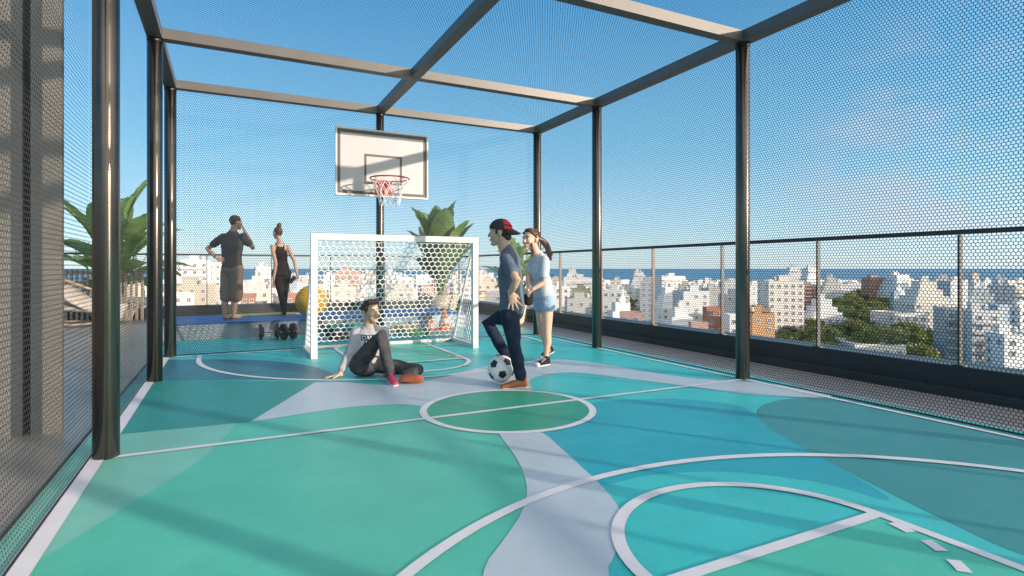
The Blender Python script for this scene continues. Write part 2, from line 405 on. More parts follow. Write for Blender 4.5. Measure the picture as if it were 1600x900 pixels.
# ------------------------------------------------------------------ cage
def hexmesh(name, w_, h_, pitch=.0292, wire=.0049):
    nx = max(1, round(w_/pitch)); p = w_/(nx+.5); rs0 = p*.8660; ny = max(1, round(h_/rs0)); rs = h_/ny
    i, j = np.meshgrid(np.arange(nx), np.arange(ny), indexing='ij'); i = i.ravel(); j = j.ravel(); N = len(i)
    cx = (i+.5+.5*(j % 2))*p; cy = (j+.5)*rs
    ang = np.radians(30+60*np.arange(6)); Ro = p/math.sqrt(3); Ri = (p-wire)/math.sqrt(3); ky = rs/rs0
    vo = np.stack([cx[:,None]+Ro*np.cos(ang), cy[:,None]+Ro*np.sin(ang)*ky, np.zeros((N,6))], -1)
    vi = np.stack([cx[:,None]+Ri*np.cos(ang), cy[:,None]+Ri*np.sin(ang)*ky, np.zeros((N,6))], -1)
    v = np.concatenate([vo, vi], 1).reshape(-1, 3)
    k = np.arange(6); k2 = (k+1) % 6
    q = np.stack([k, k2, 6+k2, 6+k], -1)
    f = (np.arange(N)[:,None,None]*12+q[None]).reshape(-1)
    me = bpy.data.meshes.new(name); nf = N*6
    me.vertices.add(len(v)); me.vertices.foreach_set('co', v.ravel().astype(np.float32))
    me.loops.add(nf*4); me.loops.foreach_set('vertex_index', f.astype(np.int32))
    me.polygons.add(nf); me.polygons.foreach_set('loop_start', np.arange(nf, dtype=np.int32)*4)
    me.update(calc_edges=True); return me
cage = thing('sports_cage', (XC, 3, 0), 'tall bronze-post cage with dark hexagonal mesh walls and roof round the court', 'sports cage')
ZB, ZH = 3.634, .115
def post(x, y, r=.073):
    b = MB(); b.cyl((x, y, 0), (x, y, ZB), r, None, 28); p = put('post', b, M_post, cage, smooth=True)
    b = MB(); b.cyl((x, y, ZB-.03), (x, y, ZB+.02), r+.003, None, 28); put('coupling', b, M_dark, p)
RY = (-4.09, -1.85, 1.656)+YS
for y in RY: post(XR, y)
for y in (1.656,)+YS: post(XL, y)
post(XC, YS[2], .06)
def beam(a, c): b = MB(); b.box2(a, c); put('beam', b, M_beam, cage)
for x in (XL, XR): beam((x-.07, -4.16, ZB), (x+.07, YS[2]+.07, ZB+ZH))
for i, y in enumerate(RY):
    beam((XL+.072, y-.062, ZB+.003), (XR-.072, y+.062, ZB+ZH-.003))
for a, c in zip(RY, RY[1:]): beam((XC-.062, a+.064, ZB+.006), (XC+.062, c-.064, ZB+ZH-.006))
def flipM(cols): m = Matrix(cols).transposed().to_4x4(); return m
PAN = {}
def panel(w_, h_, M):
    k = (round(w_, 3), round(h_, 3))
    if k not in PAN: PAN[k] = hexmesh('mesh_panel', w_, h_)
    o = link('mesh_panel', PAN[k], M_mesh, cage)
    o.matrix_local = Matrix.Translation(-ORG[cage.name]) @ M; return o
def rod(a, c, r=.006): b = MB(); b.cyl(a, c, r, None, 8); put('mesh_rod', b, M_dark, cage)
ZT = 3.74
for x, ys in ((XR+.088, RY), (XL-.088, (1.656,)+YS)):
    for a, c in zip(ys, ys[1:]):
        m = flipM(((0,1,0),(0,0,1),(1,0,0))); m.translation = (x, a, .012); panel(round(c-a, 3), ZT-.02, m)
    rod((x, ys[0], ZT+.006), (x, ys[-1]+.09, ZT+.006), .007); rod((x, ys[0], .012), (x, ys[-1]+.09, .012))
yb = YS[2]+.088
for x0, x1 in ((XL-.085, XC), (XC, XR+.085)):
    m = flipM(((1,0,0),(0,0,1),(0,-1,0))); m.translation = (x0, yb, .012); panel(round(x1-x0, 3), ZT-.02, m)
rod((XL-.088, yb, ZT+.006), (XR+.088, yb, ZT+.006), .007); rod((XL-.088, yb, .012), (XR+.088, yb, .012))
for a, c in zip(RY, RY[1:]):
    for x0, x1 in ((XL-.07, XC), (XC, XR+.07)):
        m = flipM(((1,0,0),(0,1,0),(0,0,1))); m.translation = (x0, a, ZB+ZH+.012); panel(round(x1-x0, 3), round(c-a, 3), m)

# ------------------------------------------------------------------ basketball backboard
yB = 8.80
bb = thing('basketball_backboard', (XC, yB, 2.33), 'white basketball backboard with red hoop and net on the centre mast of the cage', 'basketball hoop')
b = MB(); b.box2((1.47, yB, 2.325), (2.885, yB+.03, 3.325)); put('board', b, M_board, bb)
def frame(x0, x1, z0, z1, t, y, dpt): 
    b = MB(); b.box2((x0, y-dpt, z0), (x1, y, z0+t)); b.box2((x0, y-dpt, z1-t), (x1, y, z1))
    b.box2((x0, y-dpt, z0+t), (x0+t, y, z1-t)); b.box2((x1-t, y-dpt, z0+t), (x1, y, z1-t)); return b
put('edge_trim', frame(1.455, 2.90, 2.31, 3.34, .022, yB+.034, .06), M_white, bb)
put('border', frame(1.485, 2.87, 2.345, 3.308, .042, yB-.0005, .003), M_bline, bb)
put('target_square', frame(1.885, 2.475, 2.51, 2.965, .034, yB-.0005, .003), M_bline, bb)
hc = V((2.175, yB-.40, 2.545)); hr = .285
b = MB(); b.torus(hc, hr, .011, 48, 8)
b.cyl(hc+V((-.10, hr*.94, 0)), (2.175-.11, yB, 2.54), .012); b.cyl(hc+V((.10, hr*.94, 0)), (2.175+.11, yB, 2.54), .012)
for s_ in (-1, 1):
    b.loft([hc+V((s_*hr*.98, 0, -.01)), hc+V((s_*hr*.72, .10, -.12)), (2.175+s_*.07, yB-.01, 2.36)], [.008]*3, None, 8)
b.box2((2.175-.12, yB-.012, 2.34), (2.175+.12, yB-.0035, 2.57)); rim = put('hoop', b, M_red, bb, smooth=False)
b = MB(); N = 12; lv = [(1.0, 0), (.82, -.10), (.66, -.20), (.56, -.30), (.52, -.40)]
rings = [[hc+V((hr*f*math.cos(2*PI*(k+.5*(j % 2))/N), hr*f*math.sin(2*PI*(k+.5*(j % 2))/N), z)) for k in range(N)] for j, (f, z) in enumerate(lv)]
for j in range(4):
    for k in range(N):
        for d in ((0, -1) if j % 2 == 0 else (0, 1)):
            b.cyl(rings[j][k], rings[j+1][(k+d) % N], .005, None, 6)
put('net', b, M_net, bb)
for z_ in (2.55, 3.0): b = MB(); b.box2((XC-.06, yB+.03, z_), (XC+.06, YS[2]-.05, z_+.1)); put('bracket', b, M_dark, bb)

# ------------------------------------------------------------------ goal
gx0, gx1, gy, gz, gb = 1.03, 3.345, 7.9, 1.585, 8.80
goal = thing('football_goal', (2.19, gy, 0), 'small white football goal with wide hexagon net in front of the mast', 'football goal')
t = .082
for x in (gx0, gx1): b = MB(); b.box2((x-t/2, gy-t/2, 0), (x+t/2, gy+t/2, gz)); put('upright', b, M_white, goal)
b = MB(); b.box2((gx0-t/2, gy-t/2-.001, gz), (gx1+t/2, gy+t/2+.001, gz+t)); put('crossbar', b, M_white, goal)
for x in (gx0, gx1):
    b = MB(); b.loft([(x, gy+t/2, gz+.02), (x, gb, .05)], [.02, .02], None, 10); put('back_stay', b, M_white, goal, smooth=True)
    b = MB(); b.box2((x-.035, gy+t/2, .002), (x+.035, gb+.03, .06)); put('base_rail', b, M_white, goal)
b = MB(); b.cyl((gx0, gb, .03), (gx1, gb, .03), .028); put('rear_rail', b, M_white, goal, smooth=True)
b = MB()
def hexnet(b, O, U, Vv, Wd, Ht, pit, rad, inside):
    rs = pit*.866; n = int(Wd/pit)+2; m = int(Ht/rs)+2; done = set()
    for j in range(-1, m):
        for i in range(-1, n):
            c = ((i+.5*(j % 2))*pit, j*rs)
            cs = [(c[0]+pit/1.732*math.cos(R(30+60*k)), c[1]+pit/1.732*math.sin(R(30+60*k))) for k in range(6)]
            for k in range(6):
                a, d = cs[k], cs[(k+1) % 6]; key = (round((a[0]+d[0])*500), round((a[1]+d[1])*500))
                if key in done: continue
                done.add(key)
                if inside(*a) and inside(*d): b.cyl(O+U*a[0]+Vv*a[1], O+U*d[0]+Vv*d[1], rad, None, 5)
sl = V((0, gb-gy, -(gz-.06))); Ls = sl.length; sl.normalize()
hexnet(b, V((gx0, gy+.03, gz+.01)), V((1,0,0)), sl, gx1-gx0, Ls, .088, .0073, lambda u, v: -.01 < u < gx1-gx0+.01 and -.005 < v < Ls-.02)
for x in (gx0, gx1):
    hexnet(b, V((x, gy, gz)), V((0,1,0)), V((0,0,-1)), gb-gy, gz, .088, .006, lambda u, v: .0 < u < (gb-gy)*v/gz+.02 and v < gz-.04)
put('net', b, M_net, goal)

# ------------------------------------------------------------------ ball
def soccer(c, r, rot):
    b = MB()
    bm = bmesh.new(); bmesh.ops.create_icosphere(bm, subdivisions=5, radius=1.0); ph = (1+5**.5)/2
    ico = [V(q).normalized() for q in [(0,s,ph*t_) for s in (1,-1) for t_ in (1,-1)]+[(s,ph*t_,0) for s in (1,-1) for t_ in (1,-1)]+[(ph*t_,0,s) for s in (1,-1) for t_ in (1,-1)]]
    me = bpy.data.meshes.new('football'); 
    cos = [v.co.copy() for v in bm.verts]
    # truncated icosahedron: pentagon faces around each icosahedron vertex, panel seams pressed in
    tri = []
    for a in range(12):
        for d in range(a+1, 12):
            for e in range(d+1, 12):
                if ico[a].dot(ico[d]) > .4 and ico[a].dot(ico[e]) > .4 and ico[d].dot(ico[e]) > .4: tri.append((ico[a]+ico[d]+ico[e]).normalized())
    cen = ico+tri
    offs = [1/ .9]*0
    dP = .9393/.9149   # relative plane distances of pentagon and hexagon panels
    def pan(p):
        best = sorted(((p.dot(q)/(dP if i < 12 else 1.0), i) for i, q in enumerate(cen)), reverse=True)[:2]
        return best[0][1], best[0][0]-best[1][0]
    for v in bm.verts:
        i, g = pan(v.co.normalized()); v.co *= 1-.022*max(0, 1-g/.035)
    for f in bm.faces:
        f.material_index = 1 if pan(f.calc_center_median().normalized())[0] < 12 else 0; f.smooth = True
    bm.transform(Matrix.Rotation(rot[2], 4, 'Z')@Matrix.Rotation(rot[0], 4, 'X')@Matrix.Scale(r, 4)); bm.to_mesh(me); bm.free()
    o = link('football', me, [mat('ball_white', (.74,.74,.73), .35), mat('ball_black', (.02,.02,.022), .35)], None, c); return o
fb = soccer(W(783, 581, 5.86), .141, (R(18), 0, R(14)))
fb.location.z = .141+.022
tag(fb, 'white football with black pentagons under the foot of the boy in the cap', 'football')

# ------------------------------------------------------------------ parapets and railings
def parapet(name, pts_box, label): 
    r_ = thing(name, pts_box[0][0], label, 'parapet')
    for nm, a, c in pts_box[1:]: b = MB(); b.box2(a, c); put(nm, b, M_anth, r_)
XK = 6.03
parapet('parapet', [((XK, 5, 0),), ('ledge', (XK, -9, 0), (XK+.14, 15.9, .075)), ('curb', (XK+.14, -9, 0), (XK+.5, 15.9, .275))], 'low dark stepped parapet under the long right-hand railing')
parapet('parapet', [((0, 16, 0),), ('ledge', (-16, 15.9, 0), (XK+.5, 16.04, .075)), ('curb', (-16, 16.04, 0), (XK+.5, 16.4, .275))], 'low dark stepped parapet along the far edge of the terrace')
def railing(label, p0, p1, n, first, sp=1.44):
    p0, p1 = V(p0), V(p1); r_ = thing('railing', (p0.x, p0.y, .275), label, 'railing'); d = (p1-p0).normalized(); az = math.atan2(d.y, d.x)
    b = MB(); b.box((p0+p1)/2+V((0,0,1.545)), ((p1-p0).length, .055, .045), az); put('handrail', b, M_rail, r_)
    for k in range(n):
        q = p0+d*(first+sp*k)
        if (q-p0).length > (p1-p0).length: break
        b = MB(); b.box(q+V((0,0,.275+.62)), (.018, .055, 1.245), az); b.box(q+V((0,0,.283)), (.09, .075, .016), az); put('post', b, M_rail, r_)
railing('dark metal railing with slim posts running along the right side of the terrace', (6.2, -8.6, 0), (6.2, 16.2, 0), 18, 1.407)
railing('dark metal railing with slim posts across the far edge of the terrace', (-15.5, 16.2, 0), (6.16, 16.2, 0), 16, .05, 1.5)

# ------------------------------------------------------------------ wall at the left
b = MB(); b.box2((-5, 5.2, 0), (-1.309, 5.26, 7.5)); b.box2((-5, 5.28, 0), (-1.10, 5.34, 7.5)); wl = put('stone_wall', b, M_wall, org=(-3, 5.2, 0))
tag(wl, 'tall grey-brown tiled wall standing behind the left mesh', 'wall')
b = MB(); b.box2((-1.263, 5.2, 0), (-1.082, 5.26, 7.5)); put('wall_panel', b, M_wall, wl)
b = MB(); b.box2((-1.32, 5.262, 0), (-1.25, 5.278, 7.5)); put('joint', b, M_gap, wl)

# ------------------------------------------------------------------ platform and gym things
PZ = .29
pf = thing('gym_platform', (1.7, 11.6, 0), 'low raised gym platform with pale front and blue top behind the court', 'platform')
b = MB(); b.box2((-1.0, 10.86, 0), (4.4, 12.4, PZ-.03)); put('base', b, M_plat, pf)
b = MB(); b.box2((-1.03, 10.82, PZ-.03), (4.43, 12.43, PZ)); put('mat_top', b, M_mat, pf)
ym = W(404, 493, 11.0); b = MB(); b.box2((ym.x-.5, 12.02, PZ), (ym.x+.75, 12.40, PZ+.014))
tag(put('yoga_mat', b, M_yel, org=(ym.x, 12.2, PZ)), 'thin yellow exercise mat on the blue platform behind the pair', 'exercise mat')
yb_ = W(487, 467, 10.75); b = MB(); b.ell((yb_.x, yb_.y, PZ+.295), (.295, .295, .295), None, 40, 24)
for k in range(-4, 5):
    zz = k*.055; b.torus((yb_.x, yb_.y, PZ+.295+zz), math.sqrt(.295**2-zz*zz)-.0005, .004, 48, 6)
tag(put('exercise_ball', b, M_ball, org=(yb_.x, yb_.y, PZ), smooth=True), 'large yellow exercise ball on the platform beside the left goal post', 'exercise ball')
def dumbbell(px0, px1, Z, r, label):
    a = W(px0, 500, Z); c = W(px1, 500, Z+.12); a.z = c.z = r+.006; d = (c-a).normalized()
    t_ = thing('dumbbell', (a+c)/2-V((0,0,r)), label, 'dumbbell', 'dumbbells by the platform')
    b = MB(); b.loft([a-d*.05, a+d*.07, (a+c)/2, c-d*.07, c+d*.05], [.014, .014, .019, .014, .014], None, 12); put('bar', b, M_steel, t_, smooth=True)
    for e, s_ in ((a, 1), (c, -1)):
        b = MB(); b.cyl(e-d*.02, e+d*.02, r, None, 28); b.cyl(e+d*s_*.021, e+d*s_*.045, r*.72, None, 28); b.torus(e, r-.012, .014, 32, 6, d.to_track_quat('Z','Y').to_matrix()); put('plate', b, M_iron, t_)
dumbbell(407, 433, 9.5, .13, 'black dumbbell on the floor, left one of the two before the platform')
dumbbell(443, 458, 9.45, .135, 'black dumbbell on the floor, right one, nearest the goal post')
def cone(px, Z, h, label, M=None, lie=0):
    q = W(px, 500, Z); q.z = .0
    b = MB(); b.box2(q+V((-.15, -.15, .005)), q+V((.15, .15, .03))); b.lathe(q, [(.115, .03), (.09, h*.35), (.055, h*.68), (.028, h), (.014, h)], 24)
    o = put('traffic_cone', b, M_orange, org=q)
    b = MB(); b.lathe(q, [(.0935, h*.34), (.0745, h*.52)], 24); put('stripe', b, M_white, o); tag(o, label, 'traffic cone', 'orange cones'); return o
cone(694, 11.0, .46, 'tall orange cone seen through the right part of the goal net')
cone(672, 10.9, .24, 'short orange cone left of the tall one behind the goal net')
def roller(px, Z, L, r, m, label, name='foam_roller'):
    q = W(px, 500, Z); b = MB(); d = dv(1, .35).normalized()
    a, c = q-d*L/2, q+d*L/2; a.z = c.z = r+.006; b.loft([a, a+d*.02, c-d*.02, c], [r*.94, r, r, r*.94], None, 24, 0)
    for k in range(6): b.torus(a+d*(L*(k+.5)/6), r-.003, .006, 24, 6, d.to_track_quat('Z','Y').to_matrix())
    return tag(put(name, b, m, org=(q.x, q.y, 0)), label, 'foam roller', 'foam rollers behind the goal')
roller(632, 10.4, .5, .075, mat('roller_sand', (.5, .38, .2), .7), 'sand-coloured foam roller on the floor behind the goal net')
roller(655, 10.0, .34, .06, mat('roller_green', (.07, .3, .1), .7), 'short green foam roller on the floor behind the goal net')
roller(530, 9.55, .32, .055, mat('roller_brown', (.09, .05, .04), .7), 'dark brown foam roller on the floor behind the left goal net')
# stacked teal step
q = W(545, 500, 10.3); stp = thing('step_bench', (q.x, q.y, 0), 'teal aerobic step bench standing behind the left half of the net', 'step bench')
b = MB(); b.box((q.x, q.y, .17), (.9, .34, .05)); put('tread', b, mat('step_teal', (.05, .32, .33), .6), stp)
for s_ in (-1, 1): b = MB(); b.box((q.x+s_*.33, q.y, .0725), (.16, .30, .145)); put('riser', b, M_iron, stp)

# ------------------------------------------------------------------ plants
def blade(b, base, dirh, lean, L, wid, rnd, droop=.9, tears=0):
    """one banana leaf: petiole already drawn; arched blade with midrib fold"""
    n = 16; p = V(base); a = lean; pts = []
    for i in range(n+1):
        pts.append((p.copy(), a)); p += (V((dirh.x*math.sin(a), dirh.y*math.sin(a), math.cos(a))))*L/n; a += droop/n
    sd = V((-dirh.y, dirh.x, 0)); vs = []; fs = []
    for i, (q, a) in enumerate(pts):
        u = i/n; wd = wid*(math.sin(PI*min(1, u*.97+.03))**.55)*(1-.25*u); nr = V((dirh.x*math.cos(a), dirh.y*math.cos(a), -math.sin(a)))*-1
        wv = .012*math.sin(i*2.1+rnd.random()*6)
        for s_, k in ((-1, 1.0), (-1, .5), (0, 0), (1, .5), (1, 1.0)):
            vs.append(q+sd*s_*wd*k+nr*(wd*.28*k+wv*k)+(V((0,0,0)) if k == 0 else nr*rnd.uniform(-.006, .006)))
    for i in range(n):
        for k in range(4):
            if tears and k in (0, 3) and rnd.random() < tears: continue
            o = i*5+k; fs.append((o, o+1, o+6, o+5))
    b.add(vs, fs)
def banana(name, base, pot, h, nl, label, seed, m, Lf=1.2, spread=.8, tears=0, potmat=None, droop=.8):
    rnd = random.Random(seed); base = V(base)
    t_ = thing(name, base, label, 'potted plant')
    b = MB(); r, ph = pot
    b.lathe(base, [(r*.62, .0), (r*.68, .02), (r*.98, ph-.05), (r, ph), (r*.93, ph), (r*.9, ph-.06)], 32); put('pot', b, potmat or M_pot, t_, smooth=False)
    b = MB(); b.lathe(base, [(r*.9, ph-.05), (r*.4, ph-.03), (.01, ph-.02)], 24); put('soil', b, M_soil, t_)
    for k in range(nl):
        az = 2*PI*k/nl*2.4+rnd.uniform(-.3, .3); d = V((math.cos(az), math.sin(az), 0)); q = k/max(1, nl-1)
        lean = .06+spread*(.10+.90*q)*rnd.uniform(.75, 1.1); hs = h*(1-.62*q)*rnd.uniform(.85, 1.0)
        p0 = base+V((d.x*.05, d.y*.05, ph-.04)); p1 = p0+V((d.x*math.sin(lean*.5), d.y*math.sin(lean*.5), math.cos(lean*.5)))*hs
        lf = bpy.data.objects; b = MB(); blade(b, p1, d, lean, Lf*rnd.uniform(.8, 1.1), Lf*.25*rnd.uniform(.85, 1.15), rnd, droop*(.6+.8*q), tears)
        lo = put('leaf', b, m, t_, smooth=True)
        b = MB(); b.loft([p0, (p0+p1)/2-d*.02, p1, p1+(p1-p0).normalized()*Lf*.45+V((0,0,-.02))], [.026, .02, .014, .006], None, 8); put('stalk', b, M_stem, lo, smooth=True)
q = W(176, 493, 12.7); q.z = 0
banana('banana_plant', (q.x, q.y, 0), (.50, .42), 1.75, 28, 'big banana plant in a pale planter at the left, behind the first cage post', 5, M_leaf, 1.25, 1.25, .06, None, .75)
q = W(688, 490, 14.4); q.z = 0
banana('banana_plant', q, (.5, .55), 1.25, 22, 'broad-leaved banana plant in a sand planter behind the right half of the goal', 11, M_leaf2, 1.35, .62, 0, M_potb, .45)
q = W(806, 500, 11.9); q.z = 0
banana('palm_plant', q, (.24, .5), .9, 14, 'slim potted plant in a sand-coloured pot half hidden behind the boy in the cap', 21, M_leaf, .75, .9, .45, M_potb)

# rattan seat and slatted fence at the left
q = W(108, 500, 11.8); q.z = 0
ch = thing('rattan_chair', q, 'rattan lounge chair with upright rods and a pale cushion left of the first post', 'lounge chair')
rx = dv(1, 0).normalized(); ry = dv(0, 1).normalized()
def L3(a, c, z): return q+rx*a+ry*c+V((0, 0, z))
b = MB(); b.loft([L3(-.45,-.4,.06), L3(.45,-.4,.06), L3(.5,.4,.06), L3(-.5,.4,.06), L3(-.45,-.4,.06)], [.03]*5, V((0,0,1)), 10); put('base_ring', b, M_rattan, ch, smooth=True)
b = MB(); b.loft([L3(-.45,-.4,.98), L3(.2,-.4,.98), L3(.5,.0,.75), L3(.5,.4,.6)], [.026]*4, V((0,0,1)), 10); put('top_ring', b, M_rattan, ch, smooth=True)
for k in range(11): b = MB(); x = -.43+.062*k; b.cyl(L3(x,-.4,.06), L3(x,-.4,.98), .013, None, 8); put('rod', b, M_rattan, ch, smooth=True)
b = MB(); b.loft([L3(-.35,-.25,.42), L3(.1,-.1,.40), L3(.55,.1,.36)], [(.35,.09)]*3, ry, 20); put('cushion', b, M_cush, ch, smooth=True)
b = MB(); b.loft([L3(.15,-.3,.8), L3(.3,-.2,.6), L3(.5,-.1,.45)], [(.3,.07)]*3, ry, 20); put('back_cushion', b, M_cush, ch, smooth=True)
fn = W(135, 480, 12.55); fn.z = 0; fe = thing('slatted_fence', fn, 'low brown fence of upright slats behind the rattan chair', 'fence')
for zz in (.35, 1.12): b = MB(); b.box(fn+V((0,0,zz)), (2.6, .05, .06), -YAW); put('rail', b, M_rattan, fe)
for k in range(22): b = MB(); b.box(fn+rx*(-1.26+.12*k)-ry*.04+V((0,0,.6)), (.05, .025, 1.15), -YAW); put('slat', b, M_rattan, fe)

# ------------------------------------------------------------------ people
def basis(F, U=None):
    U = (U or V((0,0,1))).normalized(); F = (F-U*F.dot(U)).normalized(); Rr = F.cross(U).normalized()
    return Matrix((Rr, F, U)).transposed()           # columns: right, forward, up
def head(b, c, F, neck, U=None, s=1.0, female=False):
    M = basis(F, U)
    P = lambda r, f, u: c+M@V((r, f, u))*s
    E_ = lambda q, rad: b.ell(P(*q), tuple(k*s for k in rad), M, 18, 12)
    E_((0, -.010, .034), (.074, .096, .088)); E_((0, .022, .0), (.064, .070, .085))
    b.loft([P(0, .028, -.02), P(0, .040, -.062), P(0, .058, -.100)], [(.060*s, .055*s), (.050*s, .046*s), (.024*s, .022*s)], M@V((1,0,0)), 16)
    for k in (-1, 1):
        E_((k*.034, .062, -.026), (.026, .026, .026)); E_((k*.077, -.012, -.004), (.010, .021, .032)); E_((k*.030, .074, .026), (.026, .014, .009))
    b.loft([P(0, .086, .014), P(0, .104, -.020), P(0, .106, -.030)], [.008*s, .0125*s, .010*s], M@V((1,0,0)), 10, 2)
    for k in (-1, 1): E_((k*.011, .097, -.029), (.009, .010, .008))
    E_((0, .086, -.056), (.022, .012, .007)); E_((0, .084, -.068), (.019, .012, .008)); E_((0, .074, -.100), (.018, .016, .014))
    r = .050 if female else .058
    b.loft([P(0, -.022, -.03), (P(0, -.022, -.07)*.5+neck*.5), neck], [r*s, r*s, r*1.15*s], M@V((1,0,0)), 16)
    return M, P
def face(o, c, F, s=1.0, U=None, smile=False, hair=None):
    M = basis(F, U); P = lambda r, f, u: c+M@V((r, f, u))*s
    for k in (-1, 1):
        b = MB(); b.ell(P(k*.031, .0805, .010), (.0135*s, .009*s, .0065*s), M); e = put('eye', b, M_eyew, o, smooth=True)
        b = MB(); b.ell(P(k*.031, .0865, .010), (.006*s, .005*s, .006*s), M); put('iris', b, M_eye, e, smooth=True)
        b = MB(); b.loft([P(k*.014, .092, .026), P(k*.032, .0905, .031), P(k*.048, .080, .026)], [.0035*s]*3, None, 8); put('eyebrow', b, hair or M_hair, o, smooth=True)
    b = MB()
    if smile:
        b.ell(P(0, .0915, -.060), (.026*s, .010*s, .0095*s), M); mo = put('mouth', b, M_lip, o, smooth=True)
        b = MB(); b.ell(P(0, .0965, -.059), (.019*s, .0075*s, .005*s), M); put('teeth', b, M_teeth, mo, smooth=True)
    else:
        b.ell(P(0, .0925, -.0575), (.020*s, .008*s, .0045*s), M); b.ell(P(0, .090, -.067), (.017*s, .009*s, .005*s), M); put('mouth', b, M_lip, o, smooth=True)
def hand(b, w, d, n, thumb, spread=.18, curl=.35, s=1.0):
    d = d.normalized(); n = (n-d*n.dot(d)).normalized(); t = n.cross(d)*thumb
    b.loft([w-d*.02, w+d*.02*s, w+d*.055*s, w+d*.088*s], [(.026*s, .019*s), (.031*s, .015*s), (.040*s, .0145*s), (.040*s, .012*s)], t, 14, 2)
    for k, (o_, L) in enumerate(((.030, .072), (.010, .082), (-.011, .076), (-.031, .060))):
        a = spread*(1.5-k)*.62; q = w+d*.084*s+t*o_*s; fd = (d*math.cos(a)+t*math.sin(a))
        pts = [q-fd*.02*s, q]; cc = 0
        for j, fr in enumerate((.45, .32, .23)):
            cc += curl*(.6 if j == 0 else 1); q = q+(fd*math.cos(cc)-n*math.sin(cc))*L*fr*s; pts.append(q)
        b.loft(pts, [.0095*s, .0095*s, .009*s, .0082*s, .0068*s], n, 9, 2)
    q = w+d*.022*s+t*.026*s; td_ = (d*.72+t*.62-n*.28).normalized()
    b.loft([q-td_*.01, q+td_*.035*s, q+td_*.035*s+(d*.9+t*.25-n*.35).normalized()*.036*s], [.0125*s, .0105*s, .008*s], n, 9, 2)
def limb(b, pts, rad, side=None): b.loft(pts, rad, side, 16, 3)
def person(base, label, skin, mb, voxel=.0058):
    me = remesh(mb, 'person', voxel, 4, base)
    o = link('person', me, skin, None, V(base), True); return tag(o, label, 'person')
def wear(name, mb, m, o, voxel=.008, smooth=5, wr=.004, wf=13):
    me = remesh(mb, name, voxel, smooth, ORG[o.name], wr, wf); return link(name, me, m, o, None, True)
def shoe(o, heel, toe, up, mu, ms, wdt=.048, h=.075, name='shoe'):
    d = (toe-heel); L = d.length; d.normalize(); up = (up-d*up.dot(d)).normalized(); s_ = d.cross(up)
    b = MB(); q = lambda f, u: heel+d*f*L+up*u
    b.loft([q(.06, .042), q(.30, .050), q(.55, .044), q(.80, .034), q(.95, .030)], [(wdt*.70, .036), (wdt*.78, .044), (wdt*.92, .038), (wdt*.95, .027), (wdt*.7, .020)], s_, 16)
    b.loft([q(.20, .05), q(.17, h+.025)], [(wdt*.72, .046), (wdt*.76, .048)], s_, 14, 2)
    sh = wear(name, b, mu, o, .006, 3, .001)
    b = MB(); b.loft([q(.03, .011), q(.30, .011), q(.55, .011), q(.80, .011), q(.98, .012)], [(wdt*.72, .011), (wdt*.78, .011), (wdt*.98, .011), (wdt*.98, .011), (wdt*.6, .010)], s_, 16, 2)
    put('sole', b, ms, sh, smooth=True); return sh, q, s_, d, up
def locks(b, c, M, s, rnd, n, region, ln, th, flow):
    for _ in range(n):
        az, el = region(rnd)
        u = V((math.sin(az)*math.cos(el), -math.cos(az)*math.cos(el), math.sin(el)))
        p = c+M@V((u.x*.079, -.008+u.y*.102, .036+u.z*.094))*s
        nrm_ = (M@u); f = (M@V(flow(u, rnd))); f = (f-nrm_*f.dot(nrm_)*.8).normalized()
        l_ = ln*rnd.uniform(.7, 1.2)*s
        b.loft([p-f*l_*.5-nrm_*.004, p+nrm_*.006*s, p+f*l_*.5-nrm_*.004*s], [th*s, th*1.1*s, th*.4*s], None, 7, 1)

rnd = random.Random(3)
# --- boy in the cap
Z = 5.76; F = dv(-.95, .30); L = dv(-.30, -.95); hF = dv(-.985, .17)
hcn = W(781.5, 364.0, 5.77); nk = W(791, 391, 5.78); hs = 1.12
b = MB(); hM, hP = head(b, hcn, hF, nk, s=hs)
sh = W(798, 404, 5.78); ch_ = W(797, 425, 5.78); wa = W(799, 455, 5.77); pe = W(800, 484, 5.77)
b.loft([pe, wa, ch_, sh, nk], [(.150, .100), (.135, .095), (.155, .105), (.140, .075), (.055, .05)], L, 20)
sl_, el_, wr_ = sh+L*.165+V((0,0,-.01)), W(808, 438, 5.36), W(798, 457, 5.53)
limb(b, [sl_, (sl_+el_)/2, el_, (el_*.6+wr_*.4), wr_], [.050, .045, .038, .038, .027]); hand(b, wr_, dv(.26, .10, -.93), dv(-.1, -1, .0), 1, .6, .06, 1.12)
sr_, er_, wq_ = sh-L*.165+V((0,0,-.01)), W(781, 437, 6.02), W(788, 462, 5.97)
limb(b, [sr_, (sr_+er_)/2, er_, (er_*.6+wq_*.4), wq_], [.050, .044, .038, .036, .027]); hand(b, wq_, dv(.3, -.05, -.9), dv(0, 1, 0), -1, .2, .3)
hl, kl, al = pe+L*.088+V((0,0,-.03)), W(804, 541, 5.66), W(815, 592, 5.70)
hr_, kr, ar = pe-L*.088+V((0,0,-.03)), W(762, 504, 5.98), W(796, 564, 5.93)
limb(b, [hl, kl, al], [.080, .052, .036]); limb(b, [hr_, kr, ar], [.080, .052, .036])
boy = person((G(805, 605).x, G(805, 605).y, 0), 'boy in a backwards charcoal and red cap, hand on hip, one foot on the ball', S_boy, b)
face(boy, hcn, hF, hs)
b = MB(); b.ell(hP(0, -.045, .005), (.078, .070, .085), hM); b.ell(hP(0, -.06, -.035), (.062, .05, .05), hM); b.ell(hP(0, .035, .062), (.072, .058, .045), hM)
for k in (-1, 1): b.loft([hP(k*.070, .02, .04), hP(k*.072, .022, -.012)], [.014, .007], None, 8)
locks(b, hcn, hM, 1, rnd, 60, lambda r: (r.uniform(-1.2, 1.2), r.uniform(-.75, -.1)), .05, .007, lambda u, r: (r.uniform(-.3, .3), -.2, -1))
